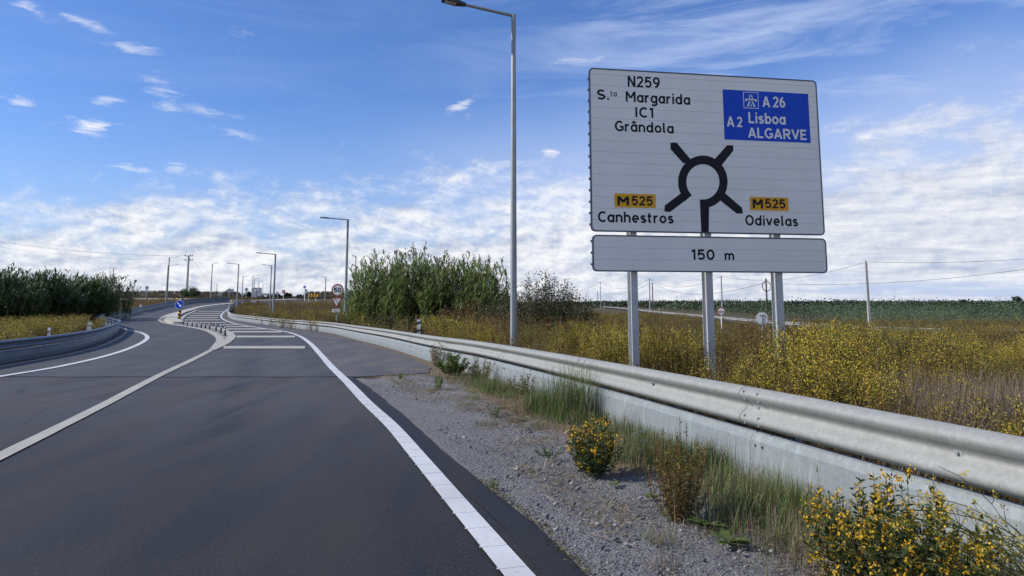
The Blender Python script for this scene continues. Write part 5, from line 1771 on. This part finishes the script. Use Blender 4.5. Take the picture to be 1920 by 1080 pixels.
reedc = [(c_at(702, 40.5), 1.8), (c_at(768, 39), 2.0), (c_at(838, 37.5), 1.9), (c_at(900, 36), 1.6), (c_at(1020, 30), 1.2), (c_at(945, 31.5), 1.1), (c_at(1078, 29), .8), (c_at(870, 33), 1.2), (c_at(740, 35.5), 1.4)]
for (x, y) in field_right():
    if any((x - q[0]) ** 2 + (y - q[1]) ** 2 < .14 ** 2 for q in post_xy): continue
    if any((x - c[0]) ** 2 + (y - c[1]) ** 2 < r * r for c, r in reedc): continue
    D = x - float(np.interp(y, RAIL_Y, RAIL_X))
    # keep clear of the slip road
    sx = np.interp(y, [q[1] for q in slip], [q[0] for q in slip])
    if -.2 < x - sx + .8 < 8.6 or (x > sx and y > 98): continue
    if y > 60 and px_of(x, y) < 1000: continue
    pa = patchy(x, y) * .55 + patchy(x + 31, y - 7, 1.15) * .65
    px_ = PX0 + F_PX * x / y
    dryp = (x - 5.0) ** 2 / 1.0 ** 2 + (y - 7.7) ** 2 / 1.25 ** 2
    bare = ((x - post_xy[0][0] - .75) / .8) ** 2 + ((y - 10.6) / .9) ** 2
    if bare < 1 and rnd.random() < .75: continue
    if in_view_of(x, y): continue
    if False and D > 1.2 and math.sin(x * 2.1 + y * .8 + 2 * math.sin(y * .7)) * math.sin(y * 1.7 - x * .6) < -.38 and rnd.random() < .8: continue
    yell = (D < 3.3) * .48 + pa * .55 + (.25 if (y > 14 and px_ > 1450) else 0) + (.15 if px_ > 1600 else 0)
    if 10.5 < y < 40 and 1180 < px_ < 1470 and D > 1.6: yell -= .6
    elif 14 < y < 36 and px_ < 1180 and D > 4: yell -= .45
    elif y < 13 and 1360 < px_ < 1640: yell += .3
    if dryp < 1.2: continue
    cd, ca, cb = clump_of(x, y, 1.25 if y < 16 else (1.9 if y < 40 else 3.2))
    if cd > .50 and rnd.random() < .55 + (cd - .5): continue
    yell += (ca - .5) * 1.5 - .08
    kind = 'y' if yell + rnd.uniform(-.12, .12) > .36 else ('g' if cb > .66 else ('m' if yell + rnd.uniform(-.1, .1) > .05 else 'b'))
    h = 1.0 if D > 2 else .62 + .2 * D
    h *= (1.5 - 1.35 * cd) * (.66 + .6 * ((ca * 7.3) % 1))
    if cd > .52: kind = 'b'; h = max(h, .45)
    h *= .93 + .14 * patchy(x - 9, y + 4, 1.5) + rnd.uniform(-.12, .16)
    if px_ > 1440 and 15 < y < 62: h *= 1 + .34 * min(1, (px_ - 1440) / 120) * (.75 + .5 * rnd.random())
    h = min(h, 1.35 if px_ > 1440 else 1.18) * (.8 if x > sx else 1)
    (near_plants if y < 17 else far_plants).append((x, y, kind, h))
near_plants.sort(key=lambda q: q[1])
# nearest ones as things of their own
wm = {}
for key, lst in (('y', YEL), ('m', MIX), ('b', BRN), ('g', GRN)):
    wm[key] = [quads_mesh('weed_plant', V, mi, WM) for V, mi in lst]
wl = {'y': ('yellow flowering weed in the field behind the right guardrail', 'yellow flowering weeds behind the right guardrail'),
      'm': ('half withered weed with a few yellow flowers behind the right guardrail', 'half withered weeds behind the right guardrail'),
      'b': ('withered brown weed standing in the field behind the right guardrail', 'withered brown weeds behind the right guardrail')}
cnt = {'y': 0, 'm': 0, 'b': 0, 'g': 0}
wl['g'] = ('leafy olive green weed with hardly a flower behind the right guardrail', 'olive green weeds behind the right guardrail')
rest = []
for (x, y, kind, h) in near_plants:
    if cnt[kind] < 75 and abs(PX0 + F_PX * x / y - 1300) < 700:
        cnt[kind] += 1
        me = wm[kind][rnd.randrange(len(wm[kind]))]
        o = bpy.data.objects.new('weed_plant', me); COL.objects.link(o)
        o.location = (x, y, float(hh(x, y)) - .03); o.rotation_euler = (rnd.gauss(0, .13), rnd.gauss(0, .13), rnd.uniform(0, 6.28)); o.scale = (h * 1.05, h * 1.05, h)
        tag(o, wl[kind][0], 'weed', wl[kind][1])
    else:
        rest.append((x, y, kind, h))
V = []; mi = []
for (x, y, kind, h) in rest + far_plants:
    src = (YEL if kind == 'y' else MIX if kind == 'm' else GRN if kind == 'g' else BRN) if y < 24 else GLO if kind == 'g' else (YLO if kind == 'y' else (YLO if (kind == 'm' and rnd.random() < .4) else BLO))
    v, m_ = src[rnd.randrange(len(src))]
    V.append(place(v, (x, y, float(hh(x, y)) - .03), rnd.uniform(0, 6.28), h * (1.05 if y < 24 else 1.2), h)); mi.append(m_)
tag(quads_object('weed_field', np.concatenate(V), np.concatenate(mi), WM), kind='stuff')

# weeds on the left and round the roundabout
V = []; mi = []
def put(x, y, kind, h, lo=True):
    src = (YLO if kind == 'y' else BLO)
    v, m_ = src[rnd.randrange(3)]
    V.append(place(v, (x, y, float(hh(x, y)) - .05), rnd.uniform(0, 6.28), h * 1.3, h)); mi.append(m_)


lby, lbx = xs_of(left_base)
for i in range(4200):
    y = 15 + rnd.random() ** 1.2 * 155
    xe = np.interp(y, lby, lbx) - .7
    x = xe - rnd.random() ** 1.2 * (14 if y < 45 else 22)
    px_ = PX0 + F_PX * x / y
    if px_ < -120: continue
    if in_view_of(x, y): continue
    D = xe - x
    kind = 'y' if (D < 6 + 2 * patchy(x, y)) and y < 50 else ('y' if rnd.random() < .2 else 'b')
    put(x, y, kind, rnd.uniform(.55, .95) * (1 if y < 55 else .8))
rby, rbx = xs_of(right_base)
for i in range(2400):
    y = 36 + rnd.random() ** 1.0 * 95
    xe = np.interp(y, rby, rbx) + .7
    x = xe + rnd.random() ** 1.3 * (16 if y < 70 else 26)
    px_ = PX0 + F_PX * x / y
    if any((x - c[0]) ** 2 + (y - c[1]) ** 2 < r * r for c, r in reedc): continue
    if px_ > 700 and y < 60: continue
    if in_view_of(x, y): continue
    kind = 'y' if patchy(x, y, .22) + rnd.uniform(-.3, .3) > .75 else 'b'
    put(x, y, kind, rnd.uniform(.45, .9) * (1 if y < 60 else 1.0))
tag(quads_object('roadside_weeds', np.concatenate(V), np.concatenate(mi), WM), kind='stuff')
V = []; mi = []
for i in range(2600):
    y = 178 + rnd.random() ** 1.4 * 60
    px_ = rnd.uniform(150, 700)
    x = (px_ - PX0) / F_PX * y
    v, m_ = BLO[rnd.randrange(3)]
    az_ = x / y
    gm = float(sst((abs(az_ + .318) - .03) / .018))
    z = float(hh(x, y)) + float(sst((y - 182) / 26)) * (1.55 * gm - 1.2 * (1 - gm)) * (1 + .10 * math.sin(x * .11) + .06 * math.sin(x * .31 + 1)) - .15
    V.append(place(v, (x, y, z), rnd.uniform(0, 6.28), 1.7, .75)); mi.append(m_)
tag(quads_object('mound_scrub', np.concatenate(V), np.concatenate(mi), ['bush', 'bush', 'scrub_brown']), kind='stuff')

# dry grass: behind the rail at the right and between the plants
V = []; mi = []
n = 11000
c = np.stack([R_.normal(5.0, .75, n), R_.normal(7.7, .95, n)], 1)
rail_x = np.interp(c[:, 1], RAIL_Y, RAIL_X)
c = c[c[:, 0] > rail_x + .35]
b0 = np.concatenate([c, hh(c[:, 0], c[:, 1])[:, None]], 1)
V.append(blades(b0, R_.uniform(.3, .95, len(b0)), .008, R_.uniform(.15, 1.0, len(b0)), 2))
n = 9000
yy_ = 3.5 + R_.random(n) ** 1.3 * 18
xx_ = np.interp(yy_, RAIL_Y, RAIL_X) + .3 + R_.random(n) * 9
b0 = np.stack([xx_, yy_, hh(xx_, yy_)], 1)
V.append(blades(b0, R_.uniform(.25, .8, n), .007, R_.uniform(.1, .8, n), 2))
V = np.concatenate(V); tag(quads_object('dry_grass', V, [0] * len(V), ['straw']), kind='stuff')

# grass and straw on the verge, along the lower plate
V = []; mi = []
n = 6800
yy_ = 2.8 + R_.random(n) ** 1.6 * 12.5
D = np.abs(R_.normal(0, .30, n)) + .03
xx_ = np.interp(yy_, RAIL_Y, RAIL_X) - D - .02
thick = (np.sin(yy_ * 2.1) + np.sin(yy_ * .9 + 1) + R_.normal(0, .8, n)) > -.4
xx_, yy_ = xx_[thick], yy_[thick]
b0 = np.stack([xx_, yy_, np.full(len(xx_), .005)], 1)
q = blades(b0, R_.uniform(.05, .27, len(b0)), .006, R_.uniform(.2, 1.3, len(b0)), 2); V.append(q)
mi += list(np.tile((R_.random(len(b0)) < .22).astype(int), 2))
# flattened straw litter
n = 7000
yy_ = 2.8 + R_.random(n) ** 1.5 * 12.5
xx_ = np.interp(yy_, RAIL_Y, RAIL_X) - np.abs(R_.normal(0, .55, n)) - .02
keep = (np.sin(xx_ * 3.3) + np.sin(yy_ * 2.3 + xx_ * 2) + R_.normal(0, .6, n)) > .1
xx_, yy_ = xx_[keep], yy_[keep]
b0 = np.stack([xx_, yy_, np.full(len(xx_), .012)], 1)
d = R_.normal(size=(len(b0), 3)); d[:, 2] = np.abs(d[:, 2]) * .12
q = leaves(b0, d, R_.uniform(.06, .22, len(b0)), .005); V.append(q); mi += [1] * len(q)
n = 15000
yy_ = 4.0 + R_.random(n) ** 1.1 * 11.8
xx_ = np.interp(yy_, RAIL_Y, RAIL_X) - R_.random(n) * 1.75 - .02
keep = (np.sin(xx_ * 2.7 + 1.2) + np.sin(yy_ * 1.3 + xx_ * 1.1) + .6 * np.sin(yy_ * 4.1 - xx_ * 3) + (yy_ - 8) * .10 + R_.normal(0, .35, n)) > .55
xx_, yy_ = xx_[keep], yy_[keep]
b0 = np.stack([xx_, yy_, np.full(len(xx_), .014)], 1)
d = R_.normal(size=(len(b0), 3)); d[:, 2] = np.abs(d[:, 2]) * .25
q = leaves(b0, d, R_.uniform(.04, .16, len(b0)), .006); V.append(q); mi += list((R_.random(len(q)) > .16).astype(int))
tag(quads_object('verge_grass', np.concatenate(V), mi, ['grass', 'straw']), kind='stuff')


# ------------------------------------------------------------------ plants on the verge, each a thing
def flowering(name, base, H, rad_, stems, label, fl='orange_flower', lf='deep_leaf', nl=34, nf=26, leafL=.05, fw=.022, top_only=.35, cat='plant', brown=None):
    V = []; T = []; Fq = []
    for s in range(stems):
        t = R_.uniform(0, 2 * np.pi); r = rad_ * math.sqrt(R_.random())
        h = H * R_.uniform(.6, 1.05) * (1 - .35 * (r / rad_) ** 2)
        b0 = np.array([math.cos(t), math.sin(t), 0]) * r * .3; tip = np.array([r * math.cos(t), r * math.sin(t), h])
        mid = (b0 + tip) / 2 + np.array([math.cos(t), math.sin(t), 0]) * r * .22
        tt = np.linspace(0, 1, 6)[:, None]
        f = lambda u: (1 - u) ** 2 * b0 + 2 * u * (1 - u) * mid + u ** 2 * tip
        T.append(strip(f(tt), .007, .003, np.array([-math.sin(t + .7), math.cos(t + .7), 0])))
        u = R_.uniform(.05, .95, nl)[:, None]
        d = R_.normal(size=(nl, 3)); d[:, 2] = np.abs(d[:, 2]) * .6 + .2
        V.append(leaves(f(u), d, leafL * R_.uniform(.6, 1.3, nl) * (1.25 - .6 * u[:, 0]), leafL * .26))
        if nf:
            u = np.clip(1 - np.abs(R_.normal(0, top_only, nf)), .25, 1.02)[:, None]
            # flowers sit in little heads
            heads = f(u[:max(3, nf // 7)]) + R_.normal(0, .012, (max(3, nf // 7), 3))
            p = heads[R_.integers(0, len(heads), nf)] + R_.normal(0, .010, (nf, 3))
            Fq.append(leaves(p, R_.normal(size=(nf, 3)) + np.array([0, 0, .6]), fw * R_.uniform(.7, 1.2, nf), fw * .75))
    o = empty(name, (base[0], base[1], 0.0), label, cat)
    V = np.concatenate(V); quads_object('leaves', V, [0] * len(V) if brown is None else (R_.random(len(V)) < brown).astype(int), [lf] if brown is None else [lf, 'weed_brown'], o)
    T = np.concatenate(T); quads_object('stems', T, [0] * len(T), ['weed_leaf' if brown is None else 'weed_brown'], o)
    if Fq:
        Fq = np.concatenate(Fq); quads_object('flowers', Fq, [0] * len(Fq), [fl], o)
    return o


flowering('flowering_weed', G(1117, 893), .58, .27, 46, 'dark green yellow flowering plant on the gravel beside the tall grass tuft', nl=40, nf=22, leafL=.055, fw=.02)
flowering('withered_weed', G(1273, 975), .70, .26, 62, 'brown withered upright plant on the verge, one spike rising above the lower plate', fl='weed_flower', lf='weed_leaf', nl=60, nf=6, leafL=.032, fw=.012, brown=.6)
p = G(1273, 972); flowering('withered_weed', (p[0] + .03, p[1] + .03), .86, .035, 2, 'tall thin spike of a withered plant against the lower plate', fl='weed_flower', lf='weed_leaf', nl=70, nf=8, leafL=.026, fw=.012, brown=.4)
flowering('flowering_weed', (1.90, 3.86), .68, .46, 100, 'large orange yellow flowering plant in the lower right corner by the guardrail', nl=56, nf=36, leafL=.05, fw=.017, top_only=.33)
p = G(1552, 1010); flowering('flowering_weed', p, .50, .16, 12, 'small yellow flowering plant left of the large corner plant', nl=30, nf=22, leafL=.035, fw=.016)
p = G(850, 703); flowering('leafy_weed', p, .48, .36, 34, 'fresh green leafy plant at the foot of the lower plate', fl='weed_flower', lf='grass', nl=40, nf=0, leafL=.10)
p = G(900, 716); flowering('leafy_weed', p, .50, .32, 26, 'reddish green weed right of the fresh green leafy plant', fl='weed_flower', lf='grass', nl=34, nf=3, leafL=.06, brown=.45)
p = G(821, 688); flowering('dry_weed', p, .62, .20, 30, 'dry straw coloured tuft against the lower plate', fl='weed_flower', lf='straw', nl=26, nf=0, leafL=.07)
p = G(822, 732); flowering('leafy_weed', p, .36, .08, 5, 'slender green weed standing on the gravel in front of the leafy plants', lf='grass', nl=40, nf=0, leafL=.05)
p = G(750, 713); flowering('leafy_weed', p, .24, .04, 3, 'single small green shoot nearest the road on the gravel', lf='grass', nl=30, nf=0, leafL=.045)
p = G(926, 916); flowering('leafy_weed', p, .085, .05, 7, 'tiny green seedling at the black asphalt edge', lf='grass', nl=8, nf=0, leafL=.035)
p = G(925, 783); flowering('leafy_weed', p, .20, .10, 5, 'pair of thin green shoots on the gravel in front of the tall grass tuft', lf='grass', nl=26, nf=0, leafL=.04)
p = G(1030, 860); flowering('leafy_weed', p, .14, .14, 12, 'pale grey green tuft on the gravel left of the dark flowering plant', lf='olive_pale', nl=22, nf=0, leafL=.035)
p = G(985, 742); flowering('leafy_weed', p, .42, .34, 26, 'olive weed between the reddish weed and the tall grass tuft', lf='weed_leaf', nl=30, nf=0, leafL=.05, brown=.3)


def rosette(base, n, L, label):
    V = []
    a = R_.uniform(0, 6.28, n); tl = R_.uniform(.25, .95, n)
    for i in range(n):
        d = np.array([math.cos(a[i]), math.sin(a[i]), 0]); sd = np.array([-d[1], d[0], 0])
        l = L * R_.uniform(.6, 1.1); u = np.linspace(0, 1, 5)[:, None]
        pts = d * u * l + np.array([0, 0, 1.]) * (u * tl[i] - u ** 2 * tl[i] * .55) * l
        ww = np.array([.02, .11, .16, .12, .01]) * l * 1.5
        A = pts - sd * ww[:, None]; B = pts + sd * ww[:, None]
        V.append(np.stack([A[:-1], B[:-1], B[1:], A[1:]], 1))
    V = np.concatenate(V)
    o = quads_object('broadleaf_plant', V, [0] * len(V), ['grass'], None, (base[0], base[1], .012))
    return tag(o, label, 'plant')


rosette(G(1328, 990), 11, .15, 'broad leaved green rosette at the right foot of the brown withered plant')
rosette(G(1368, 1022), 13, .15, 'broad leaved green rosette nearer the camera than the one by the withered plant')
rosette(G(1150, 912), 9, .07, 'small green rosette just below the dark flowering plant')
rosette(G(1218, 936), 10, .07, 'small green rosette on the gravel left of the brown withered plant')


def tuft(base, n, L, sp, label, mats=('grass',), mix=None, wd=.007, lean=.35, cat='grass'):
    b0 = np.stack([R_.normal(0, sp, n), R_.normal(0, sp, n), np.zeros(n)], 1)
    V = blades(b0, L * R_.uniform(.5, 1.05, n), wd, np.abs(R_.normal(0, lean, n)), 4)
    mi = np.tile((R_.random(n) < (mix or 0)).astype(int), 4)
    o = quads_object('grass_tuft', V, mi, list(mats) + (['straw'] if mix else []), None, (base[0], base[1], 0))
    return tag(o, label, cat)


tuft(G(1072, 787), 620, .82, .16, 'tall dark green grass tuft leaning in front of the guardrail', mix=.08)
tuft(G(1022, 775), 420, .50, .17, 'lower bright green grass tuft left of the tall tuft', mix=.1)
tuft(G(1195, 862), 480, .34, .22, 'fine green grass tuft with pale blue flowers behind the dark flowering plant', mix=.3, wd=.006, lean=.75)
tuft(G(1425, 968), 800, .32, .27, 'green grass patch against the lower plate right of the withered plant', mix=.25, wd=.007, lean=.75)
tuft(G(1500, 1020), 520, .26, .22, 'dry mixed grass patch left of the corner flowering plants', mix=.55, wd=.005, lean=.6)
tuft((1.30, 3.70), 260, .20, .16, 'grass tuft at the bottom edge of the picture', mix=.5, wd=.005, lean=.5)
# scattered small growth on the verge
for i in range(95):
    y = 3.2 + rnd.random() ** 1.3 * 11
    D = abs(rnd.gauss(0, .62)) + .05
    x = float(np.interp(y, RAIL_Y, RAIL_X)) - D
    if x < float(np.interp(y, *xs_of(r_near))) + .12: continue
    if D < .42:
        o = tuft((x, y), rnd.randrange(110, 260), rnd.uniform(.16, .36), rnd.uniform(.07, .16), 'grass tuft growing along the foot of the lower guardrail plate', mix=rnd.uniform(.05, .45), wd=.007, lean=rnd.uniform(.3, .6))
        o['group'] = 'grass tufts along the lower plate'
    else:
        o = tuft((x, y), rnd.randrange(50, 130), rnd.uniform(.05, .13), rnd.uniform(.05, .13), 'small low grass clump on the open gravel of the verge', mix=rnd.uniform(.2, .9), wd=.005, lean=rnd.uniform(.5, .9))
        o['group'] = 'small grass clumps on the gravel'
# chicory flowers
gC = G(1197, 850)
root = empty('chicory_plant', (gC[0], gC[1], 0), 'slender stems with pale blue flowers behind the dark flowering plant', 'plant')
V = []; T = []
for (dx, hz_) in ((-.03, .20), (.0, .17), (.04, .12), (.03, .21), (.07, .13)):
    T.append(strip(np.array([[dx * .5, 0, 0], [dx * .8, 0, hz_ * .5], [dx, 0, hz_]]), .004, .003, np.array([1., 0, 0])))
    m_ = 12; a = np.linspace(0, 6.28, m_, endpoint=False)
    d = np.stack([np.cos(a), -np.full(m_, .35), np.sin(a)], 1)
    V.append(leaves(np.tile([dx, -.004, hz_], (m_, 1)), d, .016, .008))
V = np.concatenate(V); quads_object('flowers', V, [0] * len(V), ['petal_blue'], root)
T = np.concatenate(T); quads_object('stems', T, [0] * len(T), ['grass'], root)
# wild fennel trailing from the right
root = empty('wild_fennel', (2.48, 3.74, 0), 'sprawling yellow green stalks with fine seed heads at the right picture edge', 'plant')
V = []; Fq = []
for i in range(30):
    a = math.pi - R_.uniform(-.5, .75); L = R_.uniform(.45, .95)
    b0 = np.array([R_.normal(0, .12), R_.normal(-.05, .10), .02]); el_ = R_.uniform(.25, .9)
    tt = np.linspace(0, 1, 8)[:, None]
    dv = np.array([math.cos(a) * math.cos(el_), R_.normal(-.25, .22), 0])
    pts = b0 + dv * tt ** 1.6 * L + np.array([0, 0, 1.]) * (tt * 1.5 - tt ** 2 * R_.uniform(.5, .95)) * L * .85
    pts[:, 2] = np.maximum(pts[:, 2], .02)
    V.append(strip(pts, .009, .003, unit(np.cross(dv, np.array([.15, 1., .1])))))
    for t in R_.uniform(.45, 1.0, 5):
        j = min(6, int(t * 7)); p0 = pts[j]
        dd = R_.normal(size=3) + dv; dd[2] += .6; dd = dd / np.linalg.norm(dd) * R_.uniform(.06, .13)
        V.append(strip(np.array([p0, p0 + dd]), .005, .002, unit(np.cross(dd, np.array([.15, 1., .1])))))
        m_ = 7
        Fq.append(leaves(np.tile(p0 + dd, (m_, 1)) + R_.normal(0, .008, (m_, 3)), R_.normal(size=(m_, 3)), .016, .010))
V = np.concatenate(V); quads_object('stalks', V, [0] * len(V), ['fennel'], root)
Fq = np.concatenate(Fq); quads_object('seed_heads', Fq, [0] * len(Fq), ['weed_flower'], root)
# brown litter along the asphalt edge
b0 = []
for y in np.linspace(3.6, 6.6, 420):
    x = np.interp(y, *xs_of(r_near)); b0.append((x + rnd.gauss(.02, .025), y, .008))
b0 = np.array(b0)
d = R_.normal(size=b0.shape); d[:, 2] = np.abs(d[:, 2]) * .5
q = leaves(b0, d, R_.uniform(.012, .035, len(b0)), .014)
tag(quads_object('leaf_litter', q, [0] * len(q), ['reed_dry']), kind='stuff')

# ------------------------------------------------------------------ olive hedgerows and far woodland on the right
V = []; mi = []
def clump(x, y, z, rx, H, n, leaf, mat):
    p = R_.normal(0, 1, (n, 3)) * np.array([rx * .5, rx * .5, H * .27]) + np.array([x, y, z + H * .5])
    p[:, 2] = np.maximum(p[:, 2], z)
    V.append(leaves(p, R_.normal(size=(n, 3)) + np.array([0, 0, .4]), leaf * R_.uniform(.6, 1.3, n), leaf * .8)); mi.extend([mat] * n)


for rowi, Y0 in enumerate([96, 102, 109, 117, 126, 136, 147, 160, 175, 195, 220, 250, 290, 340, 410, 500, 620]):
    stp = 1.5 + Y0 * .006
    xl = np.interp(Y0, [90, 140, 240, 340, 700], [40, 47, 52, 58, 60]) if Y0 < 340 else 36
    xr = (2000 - PX0) / F_PX * Y0 + 4
    x = xl
    while x < xr:
        yj = Y0 + rnd.uniform(-1.4, 1.4)
        pal = 1 if patchy(x, yj, .07) > (-.3 if rowi in (0, 1, 4, 5, 8) else .5) else (2 if rowi in (2, 6, 9, 11, 13) and rnd.random() < .8 else 0)
        if Y0 > 190 and rnd.random() < .06: clump(x, yj, float(hh(x, yj)), 4.5, rnd.uniform(2.4, 3.4), 70, .6, 2)
        clump(x, yj, float(hh(x, yj)), stp * 1.2, rnd.uniform(1.3, 2.5) * (1 + .28 * patchy(x, yj, .2)), 300 if Y0 < 130 else (130 if Y0 < 200 else 46), .15 if Y0 < 130 else (.25 if Y0 < 200 else .5 + Y0 * .0012), pal)
        x += stp * rnd.uniform(.75, 1.2)
tag(quads_object('olive_grove', np.concatenate(V), mi, ['olive', 'olive_pale', 'far_tree']), kind='stuff')
V = []; mi = []
for i in range(1100):
    Y0 = rnd.uniform(650, 1500)
    px_ = rnd.uniform(1100, 2050) if i % 6 else rnd.uniform(0, 900)
    x = (px_ - PX0) / F_PX * Y0
    clump(x, Y0, float(hh(x, Y0)), rnd.uniform(5, 13), rnd.uniform(1.6, 4.6) * (1 + .3 * patchy(x, Y0, .02)), 34, 1.5, 0)
tag(quads_object('far_woodland', np.concatenate(V), mi, ['far_tree']), kind='stuff')
